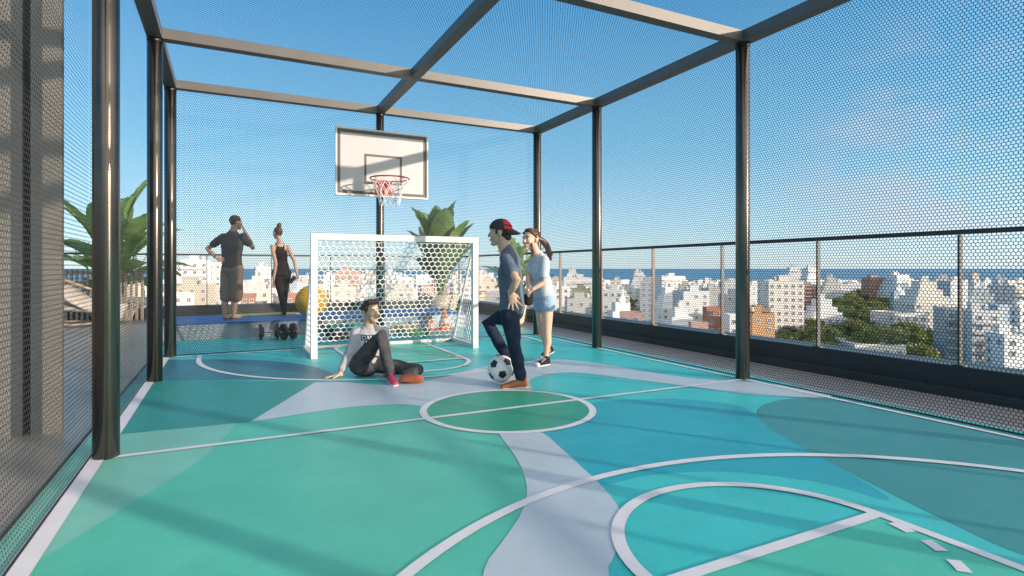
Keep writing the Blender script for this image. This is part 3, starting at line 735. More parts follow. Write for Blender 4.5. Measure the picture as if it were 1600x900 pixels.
wear('hair', b, M_hair, boy, .0045, 2, .001)
# cap: dome shell, brim at the back
def cap_part():
    b = MB(); n, m = 32, 12; c0 = V((0, -.010, .036)); vs = []; fs = []; mi = []
    for j in range(m+1):
        a = PI/2*(1-j/m*1.0)-.0
        for k in range(n):
            t_ = 2*PI*k/n; tilt = -.012+.016*math.sin(t_)
            vs.append(hP(c0.x+.086*math.cos(a)*math.cos(t_), c0.y+.110*math.cos(a)*math.sin(t_), c0.z+.002+.094*math.sin(a)+tilt*(1-math.sin(a))))
    for j in range(m):
        for k in range(n):
            fs.append((j*n+k, j*n+(k+1) % n, (j+1)*n+(k+1) % n, (j+1)*n+k)); t_ = 2*PI*(k+.5)/n
            mi.append(1 if (math.sin(t_) < -.42 and j % 4 != 0 and j < 11) else 0)
    for q, i_ in zip(fs, mi): b.f.append(list(q)); b.m.append(i_)
    b.v += vs; return b
cp = put('cap', cap_part(), [C_cap, C_capr], boy, smooth=True)
md = cp.modifiers.new('t', 'SOLIDIFY'); md.thickness = .006; md.offset = 1
b = MB(); vs = []; fs = []; n = 14
for j in range(6):
    for k in range(n+1):
        t_ = PI+PI*(.12+.76*k/n); e = j/5
        rr = .088+.0*e; x = .088*math.cos(t_)*(1-.12*e); y = -.010+.108*math.sin(t_)-.075*e*abs(math.sin(t_))**.7
        vs.append(hP(x, y, .030-.042*e-.10*x*x/.0077*.10))
for j in range(5):
    for k in range(n): fs.append((j*(n+1)+k, j*(n+1)+k+1, (j+1)*(n+1)+k+1, (j+1)*(n+1)+k))
b.add(vs, fs); br = put('brim', b, C_cap, cp, smooth=True); md = br.modifiers.new('t', 'SOLIDIFY'); md.thickness = .006
b = MB()
b.loft([W(800, 481, 5.77), wa, ch_, sh+V((0,0,.012)), sh*.4+nk*.6+V((0,0,.020)), nk+V((0,0,.026))], [(.172, .130), (.150, .114), (.166, .120), (.160, .090), (.112, .078), (.072, .064)], L, 22)
se = sl_*.38+el_*.62; limb(b, [sl_+V((0,0,.006)), sl_*.6+el_*.4, se], [.064, .064, .066]); se = sr_*.5+er_*.5; limb(b, [sr_, se], [.062, .062])
wear('t_shirt', b, C_tee, boy, .009, 5, .010, 9)
b = MB(); b.loft([pe+V((0,0,-.02)), pe+V((0,0,.06))], [(.160, .120), (.150, .112)], L, 20)
limb(b, [hl, hl*.5+kl*.5, kl, kl*.5+al*.5, al+V((0,0,-.02))], [.096, .086, .068, .062, .056]); limb(b, [hr_, hr_*.5+kr*.5, kr, kr*.5+ar*.5, ar], [.096, .086, .070, .062, .056])
wear('jeans', b, C_jean, boy, .009, 4, .009, 12)
shoe(boy, G(824, 606.0), G(783, 608.5), V((0,0,1)), C_shoe, C_sole, .05)
bt = fb.location
shoe(boy, V((ar.x, ar.y, 0))+V((0,0,ar.z-.085))+dv(.05, .0), W(773, 559.5, 5.93), dv(-.3, 0, 1), C_shoe, C_sole, .05)

# --- girl
F = dv(-.90, -.42); L = dv(.42, -.90); hF = dv(-.70, -.71); hcn = W(829.5, 374.5, 7.03); nk = W(839, 397, 7.09); hs = 1.15
b = MB(); hM, hP = head(b, hcn, hF, nk, s=hs, female=True)
sh = W(843, 406, 7.10); ch_ = W(842, 425, 7.10); wa = W(846, 446, 7.12); pe = W(850, 464, 7.12)
b.loft([pe, wa, ch_, sh, nk], [(.150, .100), (.118, .085), (.140, .100), (.125, .066), (.048, .045)], L, 20)
sl_, el_, wr_ = sh+L*.145, W(850, 441, 6.90), W(832, 452, 6.86)
limb(b, [sl_, (sl_+el_)/2, el_, (el_*.6+wr_*.4), wr_], [.044, .040, .034, .033, .023]); hand(b, wr_, dv(-.9, .2, -.25), dv(.1, -1, .3), 1, .1, .45, .92)
sr_, er_, wq_ = sh-L*.145, W(825, 431, 7.12), W(826, 451, 6.94)
limb(b, [sr_, (sr_+er_)/2, er_, (er_*.6+wq_*.4), wq_], [.044, .040, .034, .033, .023]); hand(b, wq_, dv(-.2, -.75, -.4), dv(-1, 0, .2), -1, .1, .5, .92)
hl, kl, al = pe+L*.085+V((0,0,-.03)), W(855, 521, 7.02), W(853, 557, 7.05)
hr_, kr, ar = pe-L*.085+V((0,0,-.03)), W(847, 518, 7.26), W(857, 549, 7.36)
for h_, k_, a_ in ((hl, kl, al), (hr_, kr, ar)):
    m1 = k_*.62+a_*.38+(-F)*.012; limb(b, [h_, h_*.55+k_*.45, k_, m1, a_*.85+k_*.15, a_], [.084, .072, .051, .050, .034, .033])
girl = person((G(850, 569).x, G(850, 569).y, 0), 'smiling girl with a brown ponytail, pale t-shirt and denim shorts, hands clasped', S_girl, b)
face(girl, hcn, hF, hs, None, True, M_hairb)
b = MB(); b.ell(hP(0, -.022, .044), (.081, .096, .090), hM); b.ell(hP(0, -.055, .0), (.070, .058, .075), hM); b.ell(hP(0, .030, .090), (.066, .052, .040), hM)
for k in (-1, 1): b.loft([hP(k*.060, .045, .075), hP(k*.078, .012, .045), hP(k*.074, -.02, .01)], [.016, .016, .012], None, 8)
tp = hP(0, -.10, .02); tail = [tp, tp+dv(.06, .05, -.02), tp+dv(.125, .07, -.09), tp+dv(.165, .07, -.19), tp+dv(.175, .06, -.27)]
b.loft(tail, [.026, .038, .040, .032, .010], None, 12)
for k in range(26):
    o_ = V((rnd.uniform(-1, 1), rnd.uniform(-1, 1), rnd.uniform(-1, 1)))*.022
    b.loft([q+o_*(.4+.35*i) for i, q in enumerate(tail)], [.006, .008, .008, .006, .003], None, 7)
locks(b, hcn, hM, hs, rnd, 70, lambda r: (r.uniform(-2.3, 2.3), r.uniform(-.1, 1.1)), .06, .006, lambda u, r: (-u.x, -1, -.4))
b.loft([hP(-.055, .05, -.04), hP(-.062, .03, -.13), hP(-.05, .05, -.19)], [.012, .018, .008], None, 8)
wear('hair', b, M_hairb, girl, .0045, 2, .001)
b = MB(); b.loft([W(850, 461, 7.12), wa, ch_, sh+V((0,0,.01)), sh*.4+nk*.6+V((0,0,.014)), nk+V((0,0,.010))], [(.172, .128), (.158, .122), (.156, .116), (.146, .084), (.104, .072), (.068, .060)], L, 22)
for a_, e_ in ((sl_, el_), (sr_, er_)): limb(b, [a_, a_*.3+e_*.7], [.056, .062])
wear('t_shirt', b, C_gt, girl, .009, 4, .009, 10)
b = MB(); b.loft([pe+V((0,0,-.05)), pe+V((0,0,.07))], [(.168, .128), (.140, .108)], L, 20)
for h_, k_ in ((hl, kl), (hr_, kr)): limb(b, [h_, h_*.80+k_*.20], [(.100, .104), (.104, .108)])
wear('denim_shorts', b, C_den, girl, .009, 4, .006, 14)
for h_, t_ in ((G(858, 570.5), G(838, 573.5)), (W(866, 550, 7.42), W(846, 561.5, 7.38))):
    sh_, q_, s_, d_, up_ = shoe(girl, h_, t_, V((0,0,1)), C_blk, C_snk, .042, .06, 'sneaker')
    for j in range(4):
        b = MB(); b.loft([q_(.42+.09*j, .088-.010*j)-s_*.030, q_(.42+.09*j, .098-.012*j), q_(.42+.09*j, .088-.010*j)+s_*.030], [.006]*3, None, 8); put('lace', b, C_snk, sh_, smooth=True)
    b = MB(); b.ell(q_(.93, .032), (.040, .034, .022), Matrix((s_, d_, up_)).transposed()); put('toe_cap', b, C_snk, sh_, smooth=True)
pq = W(826, 466, 6.90)
b = MB(); b.loft([pq+V((0,0,.075)), pq+V((0,0,.03)), pq+V((0,0,-.06))], [(.05,.03), (.062,.04), (.055,.035)], dv(1, .2), 18)
b.loft([pq+V((0,0,.06))+dv(-.045,0), W(826, 453, 6.88), pq+V((0,0,.06))+dv(.045,0)], [.008]*3, None, 8)
tag(put('pouch', b, C_blk, org=pq, smooth=True), 'small black pouch hanging from the clasped hands of the girl', 'pouch')

# --- boy sitting on the floor
F = dv(.36, -.93); L = dv(.93, .36); hF = dv(.74, -.67); hcn = W(579.5, 487, 6.33); nk = W(577, 507, 6.37); hs = 1.08
hU = dv(-.04, 0, 1)
b = MB(); hM, hP = head(b, hcn, hF, nk, hU, hs)
sh = W(578, 518, 6.39); ch_ = W(575, 536, 6.37); wa = W(571, 558, 6.36); pe = W(571, 573, 6.32); pe.z = .125
b.loft([pe, wa, ch_, sh, nk], [(.150, .105), (.132, .100), (.145, .095), (.125, .068), (.052, .05)], L, 20)
sr_, er_, wq_ = sh-L*.145, W(545, 554, 6.28), W(531, 583, 6.22); wq_.z = .045
limb(b, [sr_, (sr_+er_)/2, er_, (er_*.6+wq_*.4), wq_], [.046, .042, .036, .034, .024])
wq_.z = .032; hand(b, wq_, dv(-.96, -.20, -.10), V((0,0,1)), 1, .5, .06, 1.0)
sl_, el_, wr_ = sh+L*.145, W(604, 548, 6.46), W(606, 578, 6.34)
limb(b, [sl_, (sl_+el_)/2, el_, (el_*.6+wr_*.4), wr_], [.046, .042, .036, .034, .024]); hand(b, wr_, dv(-.3, -.6, -.6), dv(1, 0, 0), 1, .2, .4)
hr_, kr, ar = pe-L*.085+V((0,0,.005)), W(596, 523, 6.10), W(610, 588, 5.98)
hl, kl, al = pe+L*.085, W(655, 574, 6.22), W(634, 595, 5.97); kl.z = .085; al.z = .075
limb(b, [hr_, kr, ar], [.080, .052, .036]); limb(b, [hl, kl, al], [.080, .052, .036])
sit = person((pe.x, pe.y, 0), 'boy in a grey sweatshirt sitting on the court, one knee up, leaning on his hand', S_sit, b)
face(sit, hcn, hF, hs, hU, False, M_hairc)
b = MB(); b.ell(hP(0, -.026, .044), (.081, .092, .090), hM); b.ell(hP(0, -.058, .004), (.070, .050, .070), hM); b.ell(hP(0, .036, .098), (.068, .052, .036), hM)
for k in (-1, 1): b.loft([hP(k*.066, .030, .07), hP(k*.074, .012, -.005)], [.020, .008], None, 8)
locks(b, hcn, hM, hs, rnd, 90, lambda r: (r.uniform(-2.2, 2.2), r.uniform(-.15, 1.0)), .055, .007, lambda u, r: (r.uniform(-.6, .6), .8 if u.z > .3 else -.4, .1 if u.z > .3 else -1))
for k in range(26):
    x = rnd.uniform(-.06, .06); b.loft([hP(x, .02, .118), hP(x+.008, .068, .112+rnd.uniform(0, .02)), hP(x+.018, .094, .083+rnd.uniform(-.008, .01))], [.010, .010, .004], None, 7)
wear('hair', b, M_hairc, sit, .0045, 2, .001)
b = MB(); b.loft([pe+V((0,0,.03)), wa, ch_, sh+V((0,0,.012)), sh*.4+nk*.6+V((0,0,.004)), nk+V((0,0,.0))], [(.172, .128), (.158, .124), (.165, .116), (.152, .088), (.108, .076), (.070, .064)], L, 22)
limb(b, [sr_, (sr_+er_)/2, er_, wq_*.72+er_*.28+V((0,0,.006))], [.064, .060, .056, .046]); limb(b, [sl_, (sl_+el_)/2, el_, wr_*.75+el_*.25], [.062, .058, .054, .044])
swt = wear('sweatshirt', b, C_swt, sit, .009, 4, .009, 11)
b = MB(); b.loft([pe+V((0,0,-.01)), pe+V((0,0,.05))], [(.168, .132), (.160, .122)], L, 20)
limb(b, [hr_, hr_*.5+kr*.5, kr, kr*.5+ar*.5, ar+V((0,0,.02))], [.100, .088, .066, .062, .054]); limb(b, [hl, hl*.5+kl*.5, kl, kl*.5+al*.5, al], [.098, .084, .066, .060, .054])
wear('trousers', b, C_chr, sit, .009, 4, .009, 12)
shoe(sit, G(608, 596), G(616, 603.5)+dv(.02, -.03), V((0,0,1)), C_pink, C_snk, .046, .06)
hl_ = W(625, 599, 5.86); to_ = W(660.5, 598.5, 5.86); hl_.z = .052; to_.z = .05
shoe(sit, hl_, to_, dv(0, 1, .12), C_brn, C_brn, .046, .05)
# printed block on the chest
pm = [mat('print_black', (.015, .015, .016), .8), mat('print_white', (.62, .62, .63), .8)]
rx_, ry_ = L.normalized(), F.normalized()
dg = bpy.context.evaluated_depsgraph_get(); dg.update()
from mathutils.bvhtree import BVHTree
tree = BVHTree.FromPolygons([v.co.copy() for v in swt.data.vertices], [tuple(p.vertices) for p in swt.data.polygons])
def on_chest(me, off):
    for v in me.vertices:
        q = v.co-ORG[sit.name]; h = tree.ray_cast(q+ry_*.5, -ry_, 1.0)
        v.co = (h[0]+ry_*off) if h[0] is not None else q
def chest_quad(u0, u1, z0, z1, m, off, name='print'):
    b = MB(); n = 10; vs = [ch_+rx_*(u0+(u1-u0)*i/n)+V((0,0,z0+(z1-z0)*j/n)) for j in range(n+1) for i in range(n+1)]
    b.add(vs, [(j*(n+1)+i, j*(n+1)+i+1, (j+1)*(n+1)+i+1, (j+1)*(n+1)+i) for j in range(n) for i in range(n)])
    me = b.mesh(name); on_chest(me, off); return link(name, me, m, swt)
def chest_text(s, u, z, size, m, off):
    cu = bpy.data.curves.new('t', 'FONT'); cu.body = s; cu.size = size; cu.offset = .0012; to = bpy.data.objects.new('t', cu); COL.objects.link(to)
    dg = bpy.context.evaluated_depsgraph_get(); dg.update(); me = bpy.data.meshes.new_from_object(to.evaluated_get(dg)); bpy.data.objects.remove(to)
    for v in me.vertices: v.co = ch_+rx_*(u+v.co.x)+V((0,0,z+v.co.y))
    me.materials.clear(); on_chest(me, off); return link('lettering', me, m, swt)
z1 = .100
chest_quad(-.085, .085, z1-.058, z1, pm[0], .003); chest_text('DANE', -.078, z1-.050, .062, pm[1], .0055)
chest_quad(-.085, .085, z1-.142, z1-.062, pm[1], .003); chest_text('AUT', -.078, z1-.132, .092, pm[0], .0055)
chest_quad(-.085, .085, z1-.195, z1-.146, pm[0], .003); chest_text('ICI', -.078, z1-.190, .055, pm[1], .0055)

# --- man beyond the mesh
Z = 10.15; F = dv(.22, .975); L = dv(-.975, .22); hF = dv(.62, .78); hcn = W(369, 348, Z); nk = W(364.5, 362, Z); hs = 1.02
b = MB(); hM, hP = head(b, hcn, hF, nk, s=hs)
sh = W(364, 370, Z); ch_ = W(362.5, 384, Z); wa = W(362, 401, Z); pe = W(363, 420, Z)
b.loft([pe, wa, ch_, sh, nk], [(.165, .110), (.160, .105), (.195, .120), (.185, .085), (.06, .055)], L, 20)
sl_, el_, wr_ = sh+L*.195, W(323.5, 389, 10.22), W(338, 402, 10.02)
limb(b, [sl_, (sl_+el_)/2, el_, (el_*.6+wr_*.4), wr_], [.056, .052, .043, .043, .030]); hand(b, wr_, dv(.9, .1, -.35), dv(-.2, -1, .3), -1, .2, .3)
sr_, er_, wq_ = sh-L*.195, W(395, 387, 10.28), W(382.5, 362, 10.26)
limb(b, [sr_, (sr_+er_)/2, er_, (er_*.6+wq_*.4), wq_], [.056, .052, .043, .043, .030]); hand(b, wq_, dv(-.42, .05, .9), dv(.9, -.2, .3), -1, .1, .5)
hl, kl, al = pe+L*.095, W(353.5, 460, Z), W(351, 491, Z); hr_, kr, ar = pe-L*.095, W(369, 460, Z), W(365, 491, Z+.05)
for h_, k_, a_ in ((hl, kl, al), (hr_, kr, ar)): limb(b, [h_, k_, k_*.62+a_*.38-F*.02, a_], [.092, .058, .060, .040])
for a_ in (al, ar): limb(b, [V((a_.x, a_.y, PZ+.045)), V((a_.x, a_.y, PZ+.035))+F*.10, V((a_.x, a_.y, PZ+.022))+F*.19], [.036, .038, .022])
man = person((W(363, 498, Z).x, W(363, 498, Z).y, PZ), 'man in a dark t-shirt and brown shorts seen from behind, hand raised to his ear', S_man, b)
b = MB(); b.ell(hP(0, -.014, .050), (.080, .096, .085), hM); b.ell(hP(0, -.050, .010), (.070, .055, .060), hM); locks(b, hcn, hM, hs, rnd, 40, lambda r: (r.uniform(-2, 2), r.uniform(0, 1.2)), .04, .008, lambda u, r: (r.uniform(-.5, .5), 1, .3))
wear('hair', b, M_hairc, man, .006, 3, .001)
b = MB(); b.loft([W(363, 417, Z), wa, ch_, sh+V((0,0,.012)), sh*.4+nk*.6+V((0,0,.004)), nk+V((0,0,-.006))], [(.188, .138), (.180, .128), (.212, .135), (.202, .102), (.135, .085), (.076, .068)], L, 22)
limb(b, [sl_, sl_*.4+el_*.6], [.072, .070]); limb(b, [sr_, sr_*.4+er_*.6], [.072, .070]); wear('t_shirt', b, C_mtee, man, .010, 5, .010, 8)
b = MB(); b.loft([pe+V((0,0,-.03)), pe+V((0,0,.10))], [(.188, .140), (.176, .128)], L, 20)
limb(b, [hl, hl*.4+kl*.6, kl*1.0+V((0,0,-.05))], [.112, .110, .108]); limb(b, [hr_, hr_*.4+kr*.6, kr+V((0,0,-.05))], [.112, .110, .108]); wear('shorts', b, C_msh, man, .010, 4, .008, 10)
d_ = (wr_-el_).normalized(); b = MB(); b.cyl(wr_-d_*.035, wr_-d_*.012, .034, None, 18); put('wristwatch', b, M_iron, man)

# --- woman with the bun
Z = 11.0; F = dv(-.60, .80); L = dv(-.80, -.60); hF = dv(-.80, .45); hcn = W(433.5, 364, Z); nk = W(437.5, 379, Z); hs = .96
b = MB(); hM, hP = head(b, hcn, hF, nk, s=hs, female=True)
sh = W(437.5, 385, Z); ch_ = W(437, 393, Z); wa = W(438.5, 408, Z); pe = W(440, 426, Z)
b.loft([pe, wa, ch_, sh, nk], [(.160, .115), (.115, .085), (.135, .095), (.125, .062), (.045, .042)], L, 20)
sl_, el_, wr_ = sh+L*.145, W(431, 413, 10.85), W(427.5, 436, 10.85)
limb(b, [sl_, (sl_+el_)/2, el_, (el_*.6+wr_*.4), wr_], [.042, .038, .032, .031, .022]); hand(b, wr_, dv(-.1, .1, -1), dv(-.7, -.7, 0), -1, .1, .3, .9)
sr_, er_, wq_ = sh-L*.145, W(460, 409, 11.05), W(464.5, 430, 10.98)
limb(b, [sr_, (sr_+er_)/2, er_, (er_*.6+wq_*.4), wq_], [.042, .038, .032, .031, .022]); hand(b, wq_, dv(-.45, .1, -.9), dv(.8, -.4, 0), 1, .1, .5, .9)
hl, kl, al = pe+L*.085, W(439, 459, 10.96), W(444, 489, 10.98); hr_, kr, ar = pe-L*.085, W(445, 458, 11.08), W(443, 488, 11.10)
for h_, k_, a_ in ((hl, kl, al), (hr_, kr, ar)): limb(b, [h_, h_*.5+k_*.5, k_, k_*.62+a_*.38-F*.015, a_], [.088, .074, .052, .050, .034])
for a_ in (al, ar): limb(b, [V((a_.x, a_.y, PZ+.04)), V((a_.x, a_.y, PZ+.03))+F*.09, V((a_.x, a_.y, PZ+.02))+F*.17], [.032, .034, .020])
wom = person((W(441, 493, Z).x, W(441, 493, Z).y, PZ), 'woman with a hair bun, black tank top and black leggings seen from behind', S_wom, b)
b = MB(); b.ell(hP(0, -.022, .040), (.079, .092, .088), hM); b.ell(hP(0, -.055, .0), (.064, .045, .06), hM); q = hP(0, -.05, .150)
b.ell(q, (.048, .048, .044)); b.ell(q+V((.012, .01, .030)), (.032, .032, .024)); b.loft([hP(0, -.03, .10), q], [.03, .03], None, 10)
wear('hair', b, M_hairb, wom, .006, 3, .001)
b = MB(); b.loft([wa+V((0,0,-.06)), wa, ch_+V((0,0,-.02)), ch_+V((0,0,.03))], [(.138, .102), (.126, .098), (.146, .110), (.118, .098)], L, 22, 2)
for k in (-.075, .075):
    b.loft([ch_+L*k+F*.09+V((0,0,.0)), sh+L*k*.95+V((0,0,.066)), ch_+L*k*.6-F*.10+V((0,0,.03))], [.017]*3, None, 10)
wear('tank_top', b, C_blk, wom, .008, 4, .003)
b = MB(); b.loft([pe+V((0,0,-.03)), pe+V((0,0,.06)), wa+V((0,0,.0))], [(.172, .130), (.155, .112), (.124, .094)], L, 20)
for h_, k_, a_ in ((hl, kl, al), (hr_, kr, ar)): limb(b, [h_, h_*.5+k_*.5, k_, k_*.62+a_*.38-F*.015, a_], [.098, .084, .060, .058, .043])
wear('leggings', b, C_blk, wom, .008, 4, .003)
q = W(457, 437, 10.93); b = MB(); b.box(q, (.075, .010, .155), 0, 0, Matrix.Rotation(.6, 3, 'Y')@Matrix.Rotation(.4, 3, 'Z'))
tag(put('mobile_phone', b, M_phone, org=q), 'dark phone held low in the right hand of the woman with the bun', 'phone')

bpy.data.scenes.remove(TMP)
# ------------------------------------------------------------------ city
GZ = -34.0
def plane(name, pts, m):
    b = MB(); b.add([V((*p, pz)) for (p, pz) in pts], [list(range(len(pts)))]); me = b.mesh(name)
    if me.polygons[0].normal.z < 0: me.flip_normals()
    return tag(link(name, me, m), kind='structure')
def P2(px, d): p = W(px, HOR, d); return (p.x, p.y)
M_ground = mat('city_ground_mat', (.20, .19, .18), .9, 0, .45, .03)
M_sea = mat('sea_water', (.05, .15, .265), .35, 0, .12, .004, .0, 1, .2)
plane('city_ground', [((-9000, -3000), GZ), ((9000, -3000), GZ), ((9000, 9000), GZ), ((-9000, 9000), GZ)], M_ground)
plane('sea', [(P2(-1800, 1500), GZ+.6), (P2(250, 1500), GZ+.6), (P2(700, 1560), GZ+.6), (P2(1000, 1520), GZ+.6), (P2(1250, 1420), GZ+.6), (P2(1600, 1300), GZ+.6), (P2(2600, 1000), GZ+.6), (P2(4000, 90000), GZ+.6), (P2(800, 90000), GZ+.6), (P2(-2500, 90000), GZ+.6)], M_sea)
def facade(name, c, rough=.7):
    """wall paint with rows of dark openings, for blocks too far off for built windows"""
    m = mat(name, c, rough); nt = m.node_tree; bs = nt.nodes['Principled BSDF']
    tc = nt.nodes.new('ShaderNodeTexCoord'); gm = nt.nodes.new('ShaderNodeNewGeometry')
    sp = nt.nodes.new('ShaderNodeSeparateXYZ'); nt.links.new(tc.outputs['Object'], sp.inputs[0])
    def mth(op, a, bb=None, k=None):
        n = nt.nodes.new('ShaderNodeMath'); n.operation = op
        for i, q in enumerate((a, bb, k)):
            if q is None: continue
            if isinstance(q, (int, float)): n.inputs[i].default_value = q
            else: nt.links.new(q, n.inputs[i])
        return n.outputs[0]
    xy = mth('ADD', sp.outputs['X'], sp.outputs['Y'])
    a = mth('FRACT', mth('DIVIDE', xy, 3.4)); c_ = mth('FRACT', mth('DIVIDE', sp.outputs['Z'], 3.0))
    wx = mth('MULTIPLY', mth('GREATER_THAN', a, .30), mth('LESS_THAN', a, .68)); wz = mth('MULTIPLY', mth('GREATER_THAN', c_, .32), mth('LESS_THAN', c_, .78))
    sn = nt.nodes.new('ShaderNodeSeparateXYZ'); nt.links.new(gm.outputs['Normal'], sn.inputs[0])
    up = mth('LESS_THAN', mth('ABSOLUTE', sn.outputs['Z']), .5); wn = nt.nodes.new('ShaderNodeTexWhiteNoise')
    cb = nt.nodes.new('ShaderNodeCombineXYZ'); nt.links.new(mth('FLOOR', mth('DIVIDE', xy, 3.4)), cb.inputs[0]); nt.links.new(mth('FLOOR', mth('DIVIDE', sp.outputs['Z'], 3.0)), cb.inputs[2])
    nt.links.new(cb.outputs[0], wn.inputs['Vector']); msk = mth('MULTIPLY', mth('MULTIPLY', wx, wz), mth('MULTIPLY', up, mth('GREATER_THAN', wn.outputs['Value'], .25)))
    mx = nt.nodes.new('ShaderNodeMix'); mx.data_type = 'RGBA'; nt.links.new(msk, mx.inputs['Factor']); mx.inputs['A'].default_value = (*c, 1); mx.inputs['B'].default_value = (.34, .35, .37, 1)
    nt.links.new(mx.outputs['Result'], bs.inputs['Base Color']); return m
PAL = {'white': (.78, .77, .75), 'white_b': (.70, .66, .60), 'white_c': (.60, .605, .61), 'cream': (.66, .60, .50), 'grey': (.46, .46, .45), 'beige': (.50, .44, .37), 'brick': (.36, .17, .115), 'orange': (.42, .25, .13),
       'pink': (.52, .34, .29), 'bluish': (.36, .45, .54), 'dark': (.10, .10, .105), 'olive': (.24, .25, .15)}
FAR = {k: facade('facade_'+k, v) for k, v in PAL.items()}
NEAR = {k: mat('render_'+k, v, .75, 0, .06, .35) for k, v in PAL.items()}
M_roof = mat('roof_felt', (.42, .36, .33), .9, 0, .25, .3); M_glass = mat('window_glass', (.19, .20, .22), .25, 0, 0, 1, 0, 1, .5)
M_tank = mat('tank_grey', (.45, .46, .47), .6); M_fr = mat('window_frame', (.68, .68, .66), .5)
WIN = {}
def winmesh(w_, h_):
    k = (round(w_, 1), round(h_, 1))
    if k not in WIN:
        g = MB(); g.box((0, -.03, 0), (w_, .06, h_)); fr = MB()
        fr.box((0, -.05, h_/2+.06), (w_+.24, .14, .12)); fr.box((0, -.08, -h_/2-.06), (w_+.3, .2, .12)); fr.box((0, -.05, 0), (.07, .1, h_))
        for s_ in (-1, 1): fr.box((s_*(w_/2+.06), -.05, 0), (.12, .14, h_))
        a = g.mesh('window'); a.materials.append(M_glass); c = fr.mesh('frame'); c.materials.append(M_fr); WIN[k] = (a, c)
    return WIN[k]
BL = []
def building(px0, px1, top, d, colr, form='flat', kind='apartment_building', dep=None, yaw=None, seed=0):
    rnd = random.Random(seed*7919+int(px0*13+top)); pc = (px0+px1)/2
    wd = (px1-px0)/FPX*d; dp = dep or wd*rnd.uniform(.8, 1.3); tz = EYE-(top-HOR)/FPX*d; H = tz-GZ
    c = W(pc, HOR, d+dp/2); az = -YAW-max(-.6, min(.10, (pc-800)/FPX*.75))+(yaw if yaw is not None else rnd.uniform(-.22, .22))
    t_ = thing(kind, (c.x, c.y, GZ), '', 'house' if kind == 'house' else 'building'); t_.rotation_euler = (0, 0, az); ORG[t_.name] = V((0,0,0))
    near = d < 330; m = (NEAR if near else FAR)[rnd.choice(['white', 'white', 'white_b', 'white_c']) if colr == 'white' else colr]
    b = MB(); tiers = []
    if form == 'stepped':
        for k in range(4): f = 1-.2*k; tiers.append((wd*f, dp*f, H-(3-k)*3.0*(1.0 if H > 25 else .8)))
        z0 = 0
        for (a, e, h) in tiers: b.box((0, 0, (z0+h)/2), (a, e, h-z0)); z0 = h
    elif form == 'terraced':
        n = max(3, int((H)/3.2)); z0 = 0; 
        for k in range(5):
            f = 1-.13*k; h = H-(4-k)*3.1; tiers.append((wd*f, dp*f, h)); b.box((0, 0, (z0+h)/2), (a if False else wd*f, dp*f, h-z0)); z0 = h
    else:
        tiers.append((wd, dp, H)); b.box((0, 0, H/2), (wd, dp, H))
    put('wall', b, m, t_)
    b = MB(); a, e, h = tiers[-1]
    pt = .25; b.box((0, -e/2+pt/2, h+.45), (a, pt, .9)); b.box((0, e/2-pt/2, h+.45), (a, pt, .9)); b.box((-a/2+pt/2, 0, h+.45), (pt, e-2*pt-.01, .9)); b.box((a/2-pt/2, 0, h+.45), (pt, e-2*pt-.01, .9))
    put('parapet', b, m, t_)
    b = MB(); b.box((0, 0, h+.04), (a-2*pt-.02, e-2*pt-.02, .08)); put('roof', b, M_roof, t_)
    if wd > 7 and form != 'plain':
        x = rnd.uniform(-.22, .22)*a; y = rnd.uniform(-.1, .25)*e; bw = min(5, a*.35); b = MB(); b.box((x, y, h+1.6), (bw, bw*.9, 3.0)); b.box((x, y, h+3.2), (bw+.3, bw*.9+.3, .2)); put('stair_house', b, m, t_)
        b = MB(); q = (x+bw*.8*(1 if x < 0 else -1), y-bw*.2); b.lathe((q[0], q[1], h+.1), [(.12, 0), (.12, 1.0), (.95, 1.02), (1.0, 1.2), (1.0, 2.3), (.5, 2.6), (.05, 2.65)], 14); put('water_tank', b, M_tank, t_)
    if form in ('balcony', 'terraced'):
        nf = int(H/3.0); zs = [H-3.0*k-.1 for k in range(1, min(nf, 9))]
        for z in zs:
            if form == 'terraced': a, e = next(((a_, e_) for a_, e_, h_ in tiers if z <= h_), tiers[0][:2])
            else: a, e = tiers[0][:2]
            b = MB(); b.box((0, -e/2-.65, z), (a*.94, 1.3, .16)); b.box((0, -e/2-1.26, z+.55), (a*.94, .08, .94)); put('balcony', b, m, t_)
    if near:
        a, e, h = tiers[0]; fl = 3.0; cols = max(2, int(a/3.0)); rows = min(7, int(h/fl)-1); side = max(1, int(e/4.2))
        gm, fm = winmesh(1.1, 1.3)
        def win(x, y, z, r_):
            o = link('window', gm, None, t_); o.location = (x, y, z); o.rotation_euler = (0, 0, r_)
            f = link('frame', fm, None, o)
        n = 0; gone = rnd.random()*.15
        for r_ in range(rows):
            z = h-1.5-fl*r_
            for k in range(cols):
                if rnd.random() < .08+gone: continue
                if n < 64: win(-a/2+a*(k+.5)/cols, -e/2, z, 0); n += 1
            for k in range(side):
                y = -e/2+e*(k+.5)/side; sx = 1 if pc < 800 else -1
                if rnd.random() < .3 or n > 88: continue
                win(sx*a/2, y, z, PI/2*sx); n += 1
    BL.append((t_, pc, d, colr, form, wd, H)); return t_
B = building
# left stretch
B(262,292,428,420,'white','flat'); B(287,326,409,235,'white','balcony'); B(268,330,449,205,'beige','flat'); B(300,345,455,240,'grey','flat'); B(270,300,462,185,'white','plain'); B(326,346,413,300,'white','flat')
B(345,372,432,380,'white','stepped'); B(336,372,452,250,'cream','flat'); B(383,424,434,270,'white','stepped'); B(399,421,419,345,'white','flat'); B(378,398,463,190,'brick','plain'); B(398,440,455,215,'white','flat')
B(424,452,438,330,'cream','flat'); B(446,470,463,200,'brick','plain'); B(452,500,443,290,'white','stepped'); B(470,500,432,430,'white','flat'); B(430,462,428,520,'bluish','flat'); B(470,510,458,210,'white','flat')
